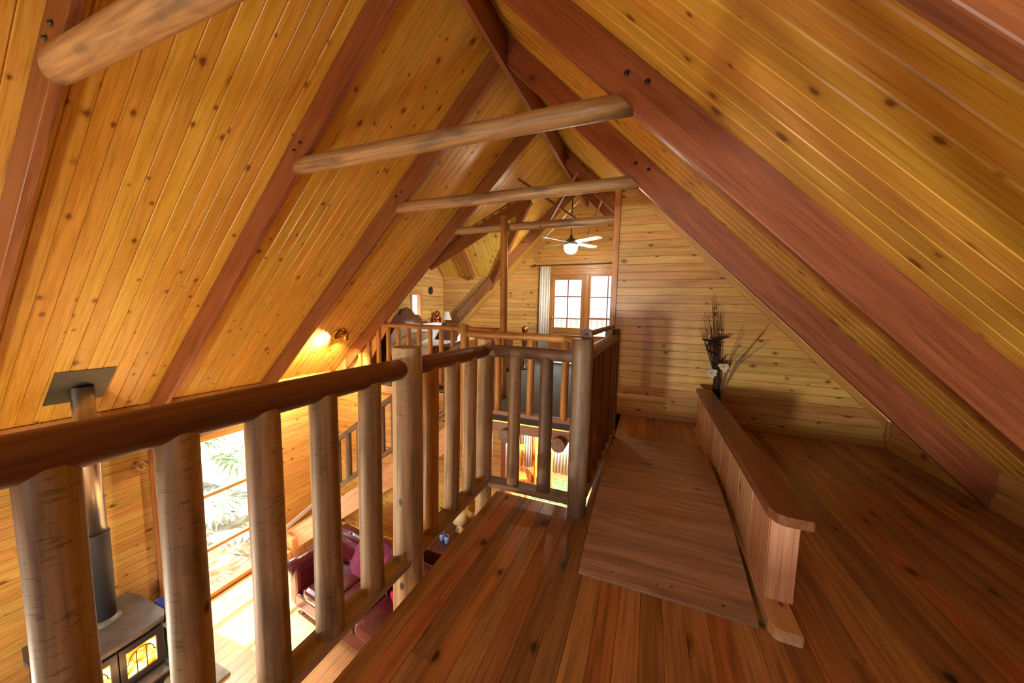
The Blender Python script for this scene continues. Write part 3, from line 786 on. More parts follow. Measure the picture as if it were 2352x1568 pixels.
lathe('door_knob', [(.012, 0), (.012, .03), (.03, .045), (.034, .06), (.02, .075)], (-2.155, YD + .01, 1.065), 'brass', fd, seg=12, axis=(0, -1, 0))
curtain('curtain', -2.44, -2.20, 7.84, .02, 2.26, 'curtain', 'ivory curtain drawn aside beside the french doors', folds=4, amp=.025)
cr = thing('curtain_rod', 'thin curtain rod with ring finial above the french doors', 'curtain rod', (-1.5, 7.84, 2.28))
tube('rod', [(-2.56, 7.84, 2.28), (-.42, 7.84, 2.30)], .011, 'darkwood', cr)
lathe('finial', [(.0, 0), (.03, .01), (.036, .03), (.03, .05), (.008, .06)], (-2.56, 7.84, 2.28), 'darkwood', cr, seg=12, axis=(-1, 0, 0))
# dormer
def dslab(name, pts, off, label): return slab(name, pts, off, 'wall', kind='structure', label=label, cat='wall')
wc = dslab('wall_dormer_far', [(-4.6, DF + .016, 0), (LZ(0) * 0 + DZ - 5.32 + .2, DF + .016, DZ + .2), (-4.6, DF + .016, DZ + .2)], (0, .05, 0), 'boarded far cheek of the dormer')
wall_boards_x(wc, -4.6, -3.1, 0, DZ + .02, DF, .1, roof=lambda z: z - 5.30)
dslab('wall_dormer_near', [(-4.6, DN, 0), (DZ - 5.32 + .1, DN, DZ + .1), (-4.6, DN, DZ + .1)], (0, -.018, 0), 'boarded near cheek of the dormer')
XD = -4.60
box('wall_loft_knee', XL - .1, XD - .02, 4.56, 4.62, -.05, .85, 'wall', kind='structure', label='short boarded wall closing the loft under the roof slope', cat='wall')
wdf = merge_boxes('wall_dormer_front', [(XD - .1, XD - .016, DN, 5.88, 0, 3.3), (XD - .1, XD - .016, 6.2, DF + .05, 0, 3.3), (XD - .1, XD - .016, 5.88, 6.2, 0, .85), (XD - .1, XD - .016, 5.88, 6.2, 1.55, 3.3)], 'trim', kind='structure', label='front wall of the dormer', cat='wall')
z = 0
while z < 2.0:
    for ya, yb in ([(DN, DF)] if not (.85 < z + .05 < 1.55) else [(DN, 5.88), (6.2, DF)]):
        link('wall_board', board_mesh(0, 0, yb - ya, yb - ya, .0985, .016, .004, 'wall'), frame((XD - .016, ya, z + .05), (0, 1, 0), (1, 0, 0)), wdf)
    z += .1
wn3 = thing('window_3', 'small dormer window above the bed', 'window', (XD, 5.7, .85), kind='structure')
for a_ in ((5.85, 6.23, .82, .87), (5.85, 6.23, 1.53, 1.58), (5.85, 5.90, .87, 1.53), (6.18, 6.23, .87, 1.53)):
    box('window_frame', XD - .06, XD + .012, *a_, 'trim', wn3, bev=.003)
for a_ in ((5.90, 6.18),): box('pane', XD - .03, XD - .026, a_[0], a_[1], .87, 1.53, 'glass', wn3)
for far in (0, 1):
    ye = DF if far else DN; s = 1 if far else -1
    nn = Vector((0, -s * S2, -S2))
    pk = (XD - .1, DM, dormer_z(DM)); 
    pts = [Vector(p) - nn * .018 for p in ((XD - .1, ye, DZ), (DZ - 5.32, ye, DZ), (dormer_z(DM) - 5.32, DM, dormer_z(DM)), pk)]
    dc = slab('ceiling_dormer', pts, -nn * .08, 'trim', kind='structure', label=('far' if far else 'near') + ' slope of the dormer ceiling', cat='ceiling')
    x = XD
    while x < dormer_z(DM) - 5.32 - .03:
        xm = x + .05
        # board from ridge down to eave or to the valley
        zlow = max(DZ, LZ(xm))
        Lg = (dormer_z(DM) - zlow) / S2
        if Lg > .04:
            link('ceiling_board', board_mesh(0, 0, Lg, Lg, .0985, .018, .005, 'ceil'), frame(Vector((xm, DM, dormer_z(DM))) - nn * .018, (0, s, -1), nn), dc)
        x += .1
    A = Vector((vr + .05, DM, dormer_z(DM) - .10)); B = Vector((vx + .05, ye, DZ - .10))
    B = B + (B - A) * (.10 if far else -.03)
    beam('valley_rafter', A, B, .05, .20, 'rafter', label=('far' if far else 'near') + ' valley rafter where the dormer meets the roof', cat='beam', group='dormer rafters')
    An = Vector((-3.75, DM, dormer_z(DM))) + nn * .07; Bn = Vector((-3.75, ye - s * .02, DZ + .02)) + nn * .07
    beam('dormer_rafter', An, Bn, .045, .13, 'rafter', up=nn, label='short rafter under the ' + ('far' if far else 'near') + ' dormer slope', cat='beam', group='dormer rafters')
# thin crossed ties under the bedroom ridge
for i, (A, B) in enumerate((((-1.95, 5.0, 3.2), (-1.2, 5.9, 2.75)), ((-1.75, 5.9, 2.7), (-1.05, 5.0, 3.2)), ((-1.2, 6.9, 2.75), (-.75, 5.6, 3.05)))):
    beam('roof_brace', A, B, .03, .035, 'rafter', label=['thin diagonal brace under the bedroom ridge, sloping away', 'thin diagonal brace under the bedroom ridge, sloping nearer', 'thin diagonal brace near the bedroom side wall'][i], cat='brace', group='roof braces')
# ceiling fan
fn = thing('ceiling_fan', 'silver four-blade ceiling fan with lit glass bowl', 'ceiling fan', (-1.43, 6.45, 2.3))
FXc, FYc = -1.43, 6.45
tube('down_rod', [(FXc, FYc, 3.55), (FXc, FYc, 2.62)], .014, 'nickel', fn)
lathe('canopy', [(.0, 0), (.05, .0), (.045, .06), (.02, .08)], (FXc, FYc, 3.47), 'nickel', fn)
lathe('motor_housing', [(.02, .14), (.03, .12), (.035, .08), (.09, .05), (.115, .02), (.115, -.03), (.10, -.05), (.0, -.052)][::-1], (FXc, FYc, 2.50), 'nickel', fn, seg=24)
lathe('glass_bowl', [(.0, -.155), (.06, -.145), (.105, -.11), (.128, -.055), (.132, 0), (0, .001)], (FXc, FYc, 2.448), 'bulb', fn, seg=24)
for q in range(4):
    a = math.radians(58 + 90 * q); d = Vector((math.cos(a), math.sin(a), 0)); u = Vector((-math.sin(a), math.cos(a), -.25)).normalized()
    nz = d.cross(u).normalized()
    pts = [(.10, -.03), (.16, -.055), (.64, -.068), (.69, -.05), (.71, 0), (.69, .05), (.64, .068), (.16, .055), (.10, .03)]
    prism('blade', pts, .008, frame((FXc, FYc, 2.50), d, nz), 'fan', fn)
light('fan_lamp', 'POINT', (FXc, FYc, 2.24), 75, (1, .88, .68), size=.08)
ws = thing('added_wall_spot', 'small added nickel spotlight on the bedroom side wall, hidden from view', 'light fixture', (-.42, 4.85, 2.3))  # added fixture, hidden behind the far wall trim, for the dormer fill
lathe('wall_plate', [(0, 0), (.045, 0), (.045, .012), (0, .014)], (-.371, 4.85, 2.3), 'nickel', ws, seg=14, axis=(-1, 0, 0))
lathe('spot_head', [(.02, -.03), (.03, -.02), (.034, .03), (.026, .03), (0, .02)], (-.42, 4.85, 2.3), 'nickel', ws, seg=14, axis=(-3.1, 2.1, -.9))
light('dormer_fill_spot', 'SPOT', (-.46, 4.88, 2.285), 800, (.92, .95, 1), size=.03, aim=(-3.7, 7.0, 1.35), spot=1.1)  # added cool lamp that brightens the dormer cheek and bedroom ceiling
# bed
bed = thing('bed', 'dark timber bed with white pillows and patterned cover behind the loft railing', 'bed', (-3.5, 5.65, 0))
box('bed_frame', -4.50, -2.55, 4.95, 6.35, .15, .34, 'darkwood', bed, bev=.02)
box('mattress', -4.46, -2.6, 4.98, 6.32, .34, .56, 'white', bed, bev=.05)
box('bed_cover', -3.45, -2.57, 4.95, 6.35, .36, .60, 'burgundy', bed, bev=.05)
for xx in (-4.48, -2.58):
    for yy in (4.97, 6.33): log('leg', (xx, yy, 0), (xx, yy, .2), .04, .04, 'darkwood', bed, seg=12)
pts = [(-.72, 0), (.72, 0), (.72, .78), (.62, .86), (.5, .84), (.38, .98), (.22, 1.0), (.12, 1.10), (0, 1.14), (-.12, 1.10), (-.22, 1.0), (-.38, .98), (-.5, .84), (-.62, .86), (-.72, .78)]
hb = prism('headboard', pts, .05, frame((-4.56, 5.65, .10), (0, 1, 0), (1, 0, 0)), 'darkwood', bed)
for q in (-.45, -.2, .2, .45): lathe('carved_rosette', [(0, 0), (.05, 0), (.05, .012), (.03, .02), (.035, .026), (0, .03)], (-4.51, 5.65 + q, .78), 'darkwood', hb, seg=14, axis=(1, 0, 0))
box('footboard', -2.56, -2.50, 4.95, 6.35, .1, .70, 'darkwood', bed, bev=.02)
def pillow(x, y, z, rz, tilt, mat, label, sx=.36, sy=.26):
    V = []; F = []; n = 12
    for s in (0, 1):
        for i in range(n + 1):
            for j in range(n + 1):
                u, v = i / n * 2 - 1, j / n * 2 - 1
                h = .075 * (max(0, (1 - u ** 4) * (1 - v ** 4)) ** .5)
                k = 1 - .07 * (u * u * v * v)
                V.append((u * sx * k, v * sy * k, h if s else -h))
    m_ = (n + 1) ** 2
    for s in (0, 1):
        for i in range(n):
            for j in range(n):
                a_ = s * m_ + i * (n + 1) + j; f = (a_, a_ + n + 1, a_ + n + 2, a_ + 1); F.append(f if s else f[::-1])
    Mx = Matrix.Translation((x, y, z)) @ Matrix.Rotation(rz, 4, 'Z') @ Matrix.Rotation(tilt, 4, 'X')
    return link('pillow', mk(V, F, mat, True), Mx, None, label, 'pillow', 'bed pillows')
pillow(-4.28, 5.25, .72, math.pi / 2, -1.0, 'white', 'white pillow leaning on the headboard at the near side of the bed')
pillow(-4.28, 6.0, .72, math.pi / 2, -1.0, 'white', 'white pillow leaning on the headboard at the far side of the bed')
pillow(-4.0, 5.15, .66, math.pi / 2, -.5, 'cream', 'cream pillow lying in front of the near white pillow')
# bedside table, urn, lamp
bt = thing('bedside_table', 'dark bedside table in the dormer corner', 'table', (-4.35, 6.65, 0))
box('table_top', -4.58, -4.05, 6.42, 6.90, .86, .90, 'darkwood', bt, bev=.008)
box('cabinet', -4.54, -4.09, 6.46, 6.88, .10, .86, 'darkwood', bt, bev=.006)
for xx in (-4.5, -4.13):
    for yy in (6.5, 6.84): box('leg', xx - .02, xx + .02, yy - .02, yy + .02, 0, .1, 'darkwood', bt)
ur = lathe('copper_urn', [(.0, 0), (.085, 0), (.09, .02), (.09, .06), (.082, .065), (.09, .07), (.09, .13), (.08, .15), (.05, .165), (.045, .175), (.062, .2), (.068, .225), (.06, .25), (.03, .27), (0, .275)], (-4.46, 6.6, .901), 'copper', seg=22, label='round-topped copper urn on the bedside table', cat='urn')
lm = thing('table_lamp', 'small table lamp with pale bell shade on the bedside table', 'lamp', (-4.2, 6.6, .901))
lathe('lamp_base', [(0, 0), (.06, 0), (.06, .01), (.015, .02), (.012, .1), (0, .1)], (-4.2, 6.6, .901), 'brass', lm, seg=14)
lathe('lamp_shade', [(.12, .08), (.10, .10), (.075, .17), (.055, .26), (.05, .26), (.07, .165), (.095, .098), (.115, .08)], (-4.2, 6.6, .901), 'shade', lm, seg=20)
# small wall picture and second copper ball
pc = thing('wall_picture', 'small oval framed picture on the dormer wall', 'picture', (XD, 6.55, 1.55))
lathe('picture_frame', [(0, 0), (.085, 0), (.085, .012), (.065, .02), (.062, .012), (0, .012)], (XD + .001, 6.55, 1.62), 'irondark', pc, seg=16, axis=(1, 0, 0))
cb = thing('copper_ball_stand', 'copper ball on a dark turned stand beyond the landing railing', 'ornament', (-2.42, 6.8, 0))
lathe('stand', [(0, 0), (.16, 0), (.16, .03), (.05, .06), (.04, .4), (.06, .6), (.12, .74), (.12, .76), (0, .76)], (-2.42, 6.8, 0), 'darkwood', cb, seg=16)
lathe('ball', [(0, 0), (.03, .004), (.055, .02), (.07, .045), (.075, .07), (.07, .1), (.05, .128), (.02, .143), (0, .145)], (-2.42, 6.8, .76), 'copper', cb, seg=20)
# balcony beyond the doors
bk = thing('balcony', 'white painted balcony beyond the french doors', 'balcony', (-1.4, 9, -.1))
box('deck', -3.5, 1.0, YD + .15, 9.6, -.15, -.03, 'stone', bk)
box('balcony_rail', -3.5, 1.0, 9.5, 9.58, 1.0, 1.06, 'paint', bk); box('balcony_lower_rail', -3.5, 1.0, 9.5, 9.58, .12, .17, 'paint', bk)
for q in range(32): box('balcony_picket', -3.45 + q * .14, -3.40 + q * .14, 9.52, 9.56, .17, 1.0, 'paint', bk)

# ------------------------------------------------------------------ ramp panel and low partition on the platform
rp_ = thing('ramp_panel', 'arched brown board panel lying on the floor beside the stairwell', 'ramp', (.12, 2.5, 0))
NP = 8; Y0, Y1 = 1.56, 3.54
def rz_(t): return .012 + .115 * math.sin(math.pi * min(1, t * 1.02)) ** .9
for i in range(NP):
    sub = 4; V = []; F = []
    for q in range(sub + 1):
        t = (i + (q / sub) * (1 - .016)) / NP
        yv = Y0 + (Y1 - Y0) * t; zt_ = rz_(t)
        xl_, xr2 = -.25 + .0 * t, .478 + .02 * t
        for (xv, zz) in ((xl_, zt_ - .016), (xr2, zt_ - .016), (xr2, zt_), (xl_, zt_)):
            V.append((xv, yv, zz))
    ox, oy, oz = V[0]
    V = [(b_ - oy, -(a_ - ox), c_ - oz) for a_, b_, c_ in V]      # local X along Y; grain is along local Y
    V = [(v_[1], v_[0], v_[2]) for v_ in V]
    for q in range(sub):
        for e in range(4):
            F.append((q * 4 + e, q * 4 + (e + 1) % 4, q * 4 + 4 + (e + 1) % 4, q * 4 + 4 + e))
    F += [(0, 1, 2, 3), (sub * 4, sub * 4 + 3, sub * 4 + 2, sub * 4 + 1)]
    V = [(-v_[0], v_[1], v_[2]) for v_ in V]
    link('plank', fixn(mk(V, F, 'panel')), Matrix.Translation((ox, oy, oz)), rp_)
for xx in (-.20, .43):
    n = 16; pts = [(0, 0)] + [((Y1 - Y0) * t, max(.001, rz_(t) - .017)) for t in [q / n for q in range(n + 1)]] + [(Y1 - Y0, 0)]
    prism('side_rib', pts, .02, frame((xx, Y0, 0), (0, 1, 0), (1, 0, 0)), 'cap', rp_)
for (xx, yy, zz) in ((-.1, 1.61, .021), (.1, 1.61, .021), (.16, 1.62, .024), (.36, 1.6, .02)):
    lathe('nail', [(.006, 0), (.006, .002), (0, .003)], (xx, yy, zz), 'bolt', rp_, seg=8)

lw = thing('low_partition', 'low boarded partition with sloping-edged cap beside the ramp panel', 'partition', (.57, 2.5, 0))
PX0, PX1, PY0, PY1, PZ = .528, .618, 1.70, 4.05, .425
def clipped(name, x0, x1, y0, y1, z, t, cl, cr, mat):
    pts = [(0, -(x1 - x0) / 2 + cr), (cr * .6, -(x1 - x0) / 2), (y1 - y0, -(x1 - x0) / 2), (y1 - y0, (x1 - x0) / 2), (cl * 1.3, (x1 - x0) / 2), (cl * .3, (x1 - x0) / 2 - cl * .45), (0, (x1 - x0) / 2 - cl)]
    o = prism(name, pts, t, frame(((x0 + x1) / 2, y0, z), (0, 1, 0), (0, 0, 1)), mat, lw)
    m_ = o.modifiers.new('edge', 'BEVEL'); m_.width = .004; m_.segments = 2
clipped('bottom_plate', .505, .612, 1.52, PY1, .001, .049, .03, .006, 'lowwall')
clipped('cap_rail', .500, .640, 1.60, PY1, PZ, .042, .045, .008, 'cap')
box('end_board', PX0 - .004, PX1 + .006, PY0 - .018, PY0, .05, PZ, 'lowwall', lw, bev=.003)
y = PY0; k = 0
while y < PY1 - .02:
    y2 = min(y + .262, PY1)
    link('partition_board', board_mesh(0, 0, PZ - .05, PZ - .05, y2 - y - .002, .016, .004, 'lowwall'), frame((PX0 + .012, (y + y2) / 2, .05), (0, 0, 1), (-1, 0, 0)), lw)
    link('partition_board', board_mesh(0, 0, PZ - .05, PZ - .05, y2 - y - .002, .016, .004, 'lowwall'), frame((PX1 - .012, (y + y2) / 2, .05), (0, 0, 1), (1, 0, 0)), lw)
    y = y2
box('core', PX0 + .012, PX1 - .012, PY0, PY1 - .005, .05, PZ, 'lowwall', lw)

# ------------------------------------------------------------------ dried flower arrangement
df = thing('dried_flower_arrangement', 'tall dark dried flower arrangement with cream blooms by the far wall', 'plant', (.70, 4.14, 0))
DX, DY = .70, 4.14
lathe('vase', [(0, 0), (.07, 0), (.085, .05), (.09, .15), (.07, .27), (.05, .34), (.055, .38), (.045, .38), (.04, .34), (.0, .3)], (DX, DY, .001), 'ceramic', df, seg=18)
for q in range(26):
    a = R.uniform(-1, 1); hgt = R.uniform(.9, 1.38) + (.15 if abs(a) < .3 else 0)
    tip = (DX - .10 + a * .10, DY + R.uniform(-.08, .04), hgt)
    mid = (DX - .01 + a * .02, DY + R.uniform(-.03, .02), .62)
    tube('twig', [(DX + R.uniform(-.02, .02), DY, .3), mid, ((mid[0] + tip[0]) / 2, (mid[1] + tip[1]) / 2, (mid[2] + tip[2]) / 2), tip], .0045, 'stem', df, seg=5, taper=.4)
    if q % 3 == 0:
        k_ = R.uniform(.5, .9); lathe('bud', [(0, 0), (.011, .006), (.013, .016), (.006, .028), (0, .03)], (mid[0] + (tip[0] - mid[0]) * k_, mid[1] - .02, mid[2] + (tip[2] - mid[2]) * k_), 'petal', df, seg=8)
for q in range(9):
    a = R.uniform(.12, .42)
    tube('grass_blade', [(DX + .01, DY, .33), (DX + a * .45, DY - .01, .75), (DX + a, DY - R.uniform(0, .05), 1.0 + R.uniform(-.1, .18))], .004, 'straw', df, seg=5, taper=.4)
tube('bundle', [(DX, DY, .3), (DX - .005, DY, .6), (DX - .05, DY, 1.0)], .04, 'stem', df, seg=10, taper=.5)
for (fx, fz) in ((.63, .64), (.735, .715)):
    fo = lathe('flower_heart', [(0, 0), (.008, .003), (.006, .01), (0, .012)], (fx, DY - .09, fz), 'straw', df, seg=10, axis=(0, -1, .2))
    for p in range(6):
        a = p * math.pi / 3 + fx
        k_ = R.uniform(.65, 1.05); pts = [(0, -.006), (.03 * k_, -.020), (.05 * k_, -.018), (.062 * k_, 0), (.05 * k_, .018), (.03 * k_, .020), (0, .006)]
        d = Vector((math.cos(a), R.uniform(-.9, -.1), math.sin(a))).normalized(); nz = Vector((0, -1, 0)) - Vector((0, -1, 0)).dot(d) * d
        prism('petal', pts, .004, frame((fx, DY - .085, fz), d, nz), 'petal', fo)
for q in range(7):
    a = R.uniform(0, 6.28); d = Vector((math.cos(a), -.3, .3 * math.sin(a))).normalized(); nz = Vector((0, -.6, 1)) - Vector((0, -.6, 1)).dot(d) * d
    prism('dried_leaf', [(0, -.006), (.05, -.03), (.10, -.022), (.15, 0), (.10, .022), (.05, .03), (0, .006)], .002, frame((DX - .03 + R.uniform(-.03, .05), DY - .05, R.uniform(.6, 1.0)), d, nz), 'stem', df)

# ------------------------------------------------------------------ spot light fixture on the left slope
sf = thing('ceiling_spotlight', 'brass twin spotlight on the lower left roof slope', 'light fixture', (-4.5, 3.96, .82))
P0 = Vector((-4.50, 3.99, LZ(-4.50))) + nl * .002
lathe('base_plate', [(0, 0), (.105, 0), (.11, .008), (.095, .022), (.06, .03), (0, .03)], P0, 'brass', sf, seg=22, axis=nl)
for k, (dy, ax, nm) in enumerate(((-.085, (-.5, -.75, -.42), 'a'), (.085, (-.28, .1, -.9), 'b'))):
    c = P0 + Vector((0, dy, 0)) + nl * .07
    tube('arm', [P0 + Vector((0, dy * .7, 0)) + nl * .02, c], .008, 'brass', sf)
    ax = Vector(ax).normalized()
    lathe('spot_head', [(.018, -.07), (.032, -.06), (.034, .02), (.045, .05), (.042, .055), (.030, .03), (0, .028)], c, 'brass', sf, seg=16, axis=ax)
    lathe('lamp_face', [(0, 0), (.028, 0), (.02, .008), (0, .01)], c + ax * .036, 'spotbulb', sf, seg=14, axis=ax)
    light('spot_bulb_' + nm, 'SPOT', c + ax * .07, 480 if k == 0 else 300, (1, .80, .5), size=.02, aim=c + ax, spot=2.7 if k == 0 else 2.0)

# ------------------------------------------------------------------ wood stove and flue
fx, fy = -4.885, 1.445
flue = thing('stove_flue', 'stainless flue pipe rising from the stove through the roof slope', 'flue', (fx, fy, -1.9))
Mp = frame(Vector((-4.857, 1.43, LZ(-4.857))) + nl * .001, (0, 1, 0), nl)
link('ceiling_plate', box_mesh(-.185, .185, -.235, .235, 0, .006, 'plate', .001), Mp, flue)
lathe('pipe', [(.075, -1.0), (.075, -.3), (.077, -.295), (.077, -.28), (.075, -.275), (.075, .45)], (fx, fy, 0), 'steel', flue, seg=28)
lathe('mesh_guard', [(.087, -1.93), (.087, -1.02), (.089, -1.015), (.089, -1.0), (.07, -1.0)], (fx, fy, 0), 'mesh', flue, seg=28)
stv = thing('wood_stove', 'grey cast-iron wood stove with two lit glass doors', 'stove', (-4.75, 1.42, G))
SX0, SX1, SY0, SY1, ST = -5.06, -4.43, 1.02, 1.70, -1.94
box('firebox', SX0, SX1, SY0, SY1, -2.44, ST - .03, 'irondark', stv, bev=.02)
pts = [(-.34, -.40), (.34, -.40), (.38, -.2), (.38, .25), (.34, .33), (.2, .36), (-.2, .36), (-.34, .33), (-.38, .25), (-.38, -.2)]
prism('top_plate', pts, .045, Matrix.Translation((-4.76, 1.36, ST - .03)) @ Matrix.Rotation(-math.pi / 2, 4, 'Z'), 'iron', stv)
lathe('flue_collar', [(.12, 0), (.12, .012), (.10, .02), (.09, .05)], (fx, fy, ST + .01), 'iron', stv, seg=24)
box('ash_shelf', SX1 - .02, SX1 + .12, SY0 + .02, SY1 - .02, -2.47, -2.44, 'iron', stv, bev=.01)
for xx in (SX0 + .06, SX1 - .06):
    for yy in (SY0 + .06, SY1 - .06):
        lathe('leg', [(.05, 0), (.04, .02), (.028, .1), (.035, .2), (.04, .225)], (xx, yy, G + .036), 'irondark', stv, seg=10)
for k in range(2):
    ya = SY0 + .03 + k * .315; yb = ya + .305
    fo = merge_boxes('stove_door', [(SX1, SX1 + .03, ya, ya + .045, -2.38, -2.0), (SX1, SX1 + .03, yb - .045, yb, -2.38, -2.0), (SX1, SX1 + .03, ya + .045, yb - .045, -2.38, -2.33), (SX1, SX1 + .03, ya + .045, yb - .045, -2.06, -2.0)], 'irondark', stv)
    box('fire_glass', SX1 + .004, SX1 + .01, ya + .045, yb - .045, -2.33, -2.06, 'flame', fo)
    ym = (ya + yb) / 2
    tube('tracery', [(SX1 + .016, ya + .05, -2.2)] + [(SX1 + .016, ym + .09 * math.cos(a), -2.19 + .10 * math.sin(a)) for a in [math.pi * (1 - q / 10) for q in range(11)]] + [(SX1 + .016, yb - .05, -2.2)], .004, 'irondark', fo, seg=6)
    for dy in (-.035, .035): tube('tracery', [(SX1 + .016, ym + dy, -2.33), (SX1 + .016, ym + dy, -2.10)], .004, 'irondark', fo, seg=6)
lathe('door_knob', [(.008, 0), (.008, .03), (.02, .04), (.016, .055)], (SX1 + .03, 1.36, -2.36), 'steel', stv, seg=12, axis=(1, 0, 0))
light('fire_light', 'POINT', (SX1 + .16, 1.38, -2.2), 4, (1, .5, .18), size=.08)
box('hearth', XL + .03, -3.95, .75, 2.0, G + .0005, G + .035, 'stone', label='pale stone hearth slab under the wood stove', cat='hearth')
bc = thing('blue_chest', 'blue painted timber chest beside the stove', 'chest', (-4.85, 1.93, G))
box('chest_body', -5.15, -4.5, 1.80, 2.05, G + .036, -2.25, 'blue', bc, bev=.008)
box('chest_lid', -5.17, -4.48, 1.78, 2.07, -2.249, -2.215, 'blue', bc, bev=.006)
box('storage_tub', -5.0, -4.7, 1.84, 2.0, -2.214, -2.10, 'royal', bev=.02, label='royal blue tub on the blue chest', cat='tub')
ot = thing('wall_outlet', 'double power outlet low on the left wall', 'outlet', (XL, .35, -1.9))
for k in (0, 1): lathe('socket', [(0, 0), (.03, 0), (.03, .012), (.02, .016), (0, .016)], (XL + .001, .62 + .08 * k, -1.98), 'steel', ot, seg=14, axis=(1, 0, 0))
tube('cup_hook', [(XL + .012, 1.93 + .035 * math.cos(a), -.60 + .045 * math.sin(a)) for a in [q * .55 for q in range(11)]], .006, 'petal', label='small white curled hook on the left wall', cat='hook')

# ------------------------------------------------------------------ chesterfield sofa
so = link('sofa', None, Matrix.Translation((-3.05, 3.02, G)) @ Matrix.Rotation(math.radians(-7), 4, 'Z'), None, 'burgundy leather chesterfield sofa in the living room', 'sofa')
T = W[so.name]
def sb(nm, a, mat='burgundy', bev=.03): return link(nm, box_mesh(*a, mat, bev), T, so)
sb('base', (-.95, .95, -.36, .36, .10, .30))
for k in range(3): sb('seat_cushion', (-.72 + k * .48, -.725 + (k + 1) * .48, -.38, .20, .30, .45), bev=.05)
sb('back', (-.93, .93, .20, .38, .28, .70), bev=.05)
def roll(nm, A, B, r):
    A = Vector(A); B = Vector(B); z = B - A
    ref = Vector((0, 0, 1)); x = ref - ref.dot(z.normalized()) * z.normalized()
    return link(nm, log_mesh(z.length, r, r, 'burgundy', 0, 20, 6, .0), T @ frame(A, x, z), so)
bkr = roll('back_roll', (-.95, .36, .70), (.95, .36, .70), .095)
for s in (-1, 1):
    sb('arm', (s * .95 - .09, s * .95 + .09, -.36, .36, .10, .62), bev=.04)
    ar = roll('arm_roll', (s * .97, -.39, .62), (s * .97, .40, .62), .10)
    lathe('arm_scroll', [(0, 0), (.098, 0), (.09, .015), (.06, .01), (.05, .016), (0, .016)], (T @ Vector((s * .97, -.392, .62))), 'burgundy', ar, seg=20, axis=T.to_3x3() @ Vector((0, -1, 0)))
    for yy in (-.3, .3): link('leg', log_mesh(.11, .03, .04, 'darkwood', 0, 12, 3, 0), T @ Matrix.Translation((s * .85, yy, 0)), so)
for k in range(9):
    for q in range(2):
        lathe('button', [(0, 0), (.014, 0), (.01, .008), (0, .01)], T @ Vector((-.8 + k * .2 + (.1 if q else 0), .198 if q == 0 else .30, .55 if q == 0 else .785)), 'burgundy', so, seg=8, axis=T.to_3x3() @ Vector((0, -1, .0 if q == 0 else 1)))
# throw draped over the back
V = []; F = []; n1, n2 = 16, 14
for i in range(n1 + 1):
    u = i / n1
    for j in range(n2 + 1):
        v = j / n2
        xx = -.42 + .62 * u + .04 * math.sin(v * 5 + u * 3) - .08 * v * (1 - u)
        if v < .3: yy, zz = .28 - .08 * (v / .3) + .10 * (1 - v / .3), .83 - .04 * (v / .3)
        else: yy, zz = .17 - .06 * (v - .3), .79 - .42 * (v - .3) / .7
        f = .022 * math.sin(u * 15 + 1.2 * v) + .01 * math.sin(u * 31)
        V.append((xx, yy + f - .02, zz + .01))
for i in range(n1):
    for j in range(n2):
        a_ = i * (n2 + 1) + j; F.append((a_, a_ + n2 + 1, a_ + n2 + 2, a_ + 1))
o = link('throw_blanket', mk(V, F, 'throw', True), T, None, 'plum throw draped over the sofa back', 'blanket')
md = o.modifiers.new('thickness', 'SOLIDIFY'); md.thickness = .012
cu = pillow(-2.36, 2.98, -2.08, .4, -1.1, 'red', 'bright red cushion at the end of the sofa', .22, .2); cu.name = 'cushion'; cu['category'] = 'cushion'; del cu['group']

# sideboard under the stair with small items
sbd = thing('sideboard', 'dark polished sideboard beyond the sofa', 'sideboard', (-2.2, 4.0, G))
box('cabinet_body', -2.72, -1.92, 3.62, 4.22, G + .08, -1.95, 'darkwood', sbd, bev=.008)
box('sideboard_top', -2.76, -1.90, 3.58, 4.25, -1.949, -1.91, 'darkwood', sbd, bev=.008)
for xx in (-2.68, -1.97):
    for yy in (3.66, 4.18): box('foot', xx - .03, xx + .03, yy - .03, yy + .03, G, G + .08, 'darkwood', sbd)
for k in range(2): lathe('tumbler', [(0, 0), (.03, 0), (.036, .1), (.032, .1), (.027, .01), (0, .01)], (-2.47 + .09 * k, 3.78 - .02 * k, -1.909), 'glassblue', seg=14, label=['blue glass tumbler on the sideboard, nearer the sofa', 'blue glass tumbler on the sideboard, nearer the doorway'][k], cat='glass', group='blue tumblers')
cl = thing('canister_lamp', 'cream drum lamp standing on the sideboard', 'lamp', (-2.35, 4.05, -1.909))
lathe('lamp_base', [(0, 0), (.06, 0), (.05, .05), (.02, .07), (.02, .16)], (-2.35, 4.05, -1.909), 'cream', cl, seg=16)
lathe('lamp_shade', [(.10, .14), (.09, .34), (.085, .34), (.095, .14)], (-2.35, 4.05, -1.909), 'cream', cl, seg=20)

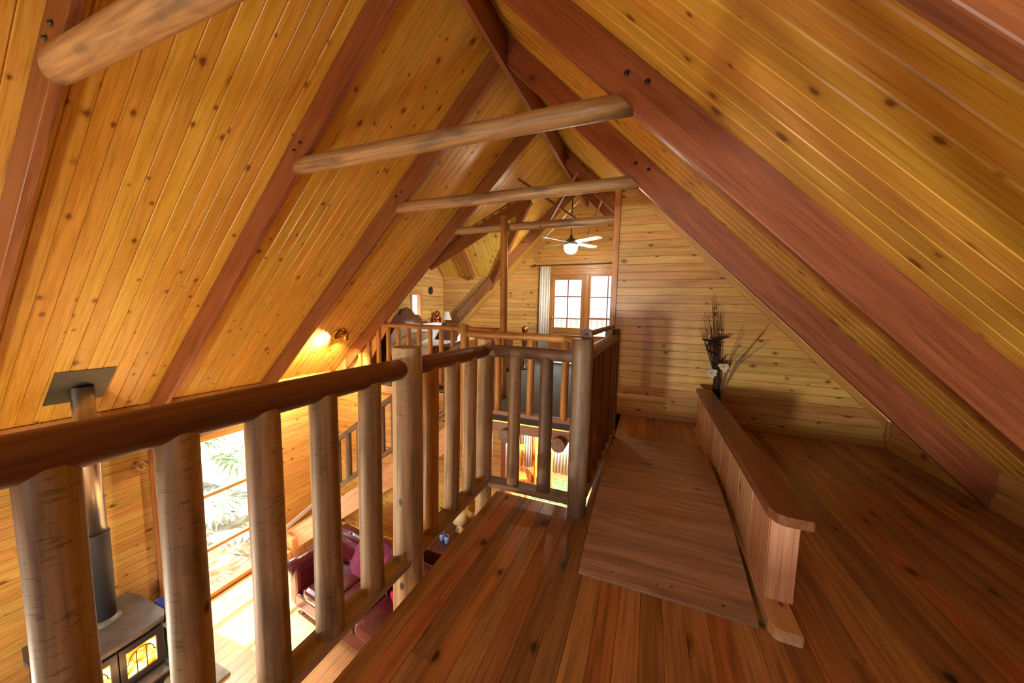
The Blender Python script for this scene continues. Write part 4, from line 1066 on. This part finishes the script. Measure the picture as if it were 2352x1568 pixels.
# ------------------------------------------------------------------ garden beyond the window
box('ground', -40, 30, -30, 40, -3.6, -3.3, 'ground', kind='structure', label='pale leaf-strewn garden ground', cat='ground')
def fern(x, y, z, n, Ls, label):
    t = thing('fan_palm', label, 'palm', (x, y, z), 'garden palms')
    log('trunk', (x, y, z - .6), (x, y, z), .07, .05, 'bark', t, seg=10)
    for i in range(n):
        a = 2 * math.pi * i / n + R.uniform(-.2, .2); el = R.uniform(.2, .9)
        c = Vector((x + .5 * Ls * math.cos(a) * math.cos(el), y + .5 * Ls * math.sin(a) * math.cos(el), z + .5 * Ls * math.sin(el)))
        V = []; F = []
        d0 = Vector((math.cos(a), math.sin(a), 0)); s0 = Vector((-math.sin(a), math.cos(a), 0))
        V += [Vector((x, y, z)), Vector((x, y, z)) + s0 * .012, c + s0 * .008, c]; F.append((0, 1, 2, 3))
        for q in range(15):
            b_ = math.radians(-105 + 15 * q)
            d = (d0 * math.cos(b_) + s0 * math.sin(b_) + Vector((0, 0, .25 - .5 * (1 - math.cos(b_))))).normalized()
            tip = c + d * Ls * .5 + Vector((0, 0, -.08 * Ls)); w2 = Vector((0, 0, 1)).cross(d).normalized() * .02 * Ls
            m2 = c + d * Ls * .28
            b0 = len(V); V += [c, m2 + w2, tip, m2 - w2 + Vector((0, 0, .012))]; F.append((b0, b0 + 1, b0 + 2, b0 + 3))
        o_ = Vector((x, y, z)); me = mk([v_ - o_ for v_ in V], F, 'leaf')
        link('frond', me, Matrix.Translation(o_), t)
fern(-7.2, 3.1, -2.6, 11, 1.2, 'fan palm spreading low outside the tall window')
fern(-8.6, 3.5, -1.9, 12, 1.5, 'taller fan palm behind, outside the tall window')
fern(-7.8, 4.9, -2.3, 10, 1.2, 'fan palm outside the window near the stair corner')
for i, (x, y) in enumerate(((-10.8, 4.7), (-15.5, 1.6), (-17, 9.5), (-11.5, 10.5))):
    tr = thing('tree', ['pale tree trunk outside the window behind the palms', 'slim pale tree trunk far in the garden', 'pale tree trunk far out by the garden edge', 'leaning pale tree trunk in the garden'][i], 'tree', (x, y, -3.3), 'garden trees')
    log('trunk', (x, y, -3.3), (x + .3, y + .2, 5), .16, .10, 'bark', tr, seg=12)
    V = []; F = []
    for q in range(260):
        p = Vector((R.gauss(.3, .9), R.gauss(.2, .9), 6.6 + R.gauss(0, 1.0))); d = Vector((R.gauss(0, 1), R.gauss(0, 1), R.gauss(0, 1))).normalized(); u = d.orthogonal().normalized()
        b0 = len(V); V += [p, p + d * .16 + u * .06, p + d * .34, p + d * .16 - u * .06]; F.append((b0, b0 + 1, b0 + 2, b0 + 3))
    link('foliage', mk(V, F, 'leaf'), Matrix.Translation((x, y, -3.3)), tr)
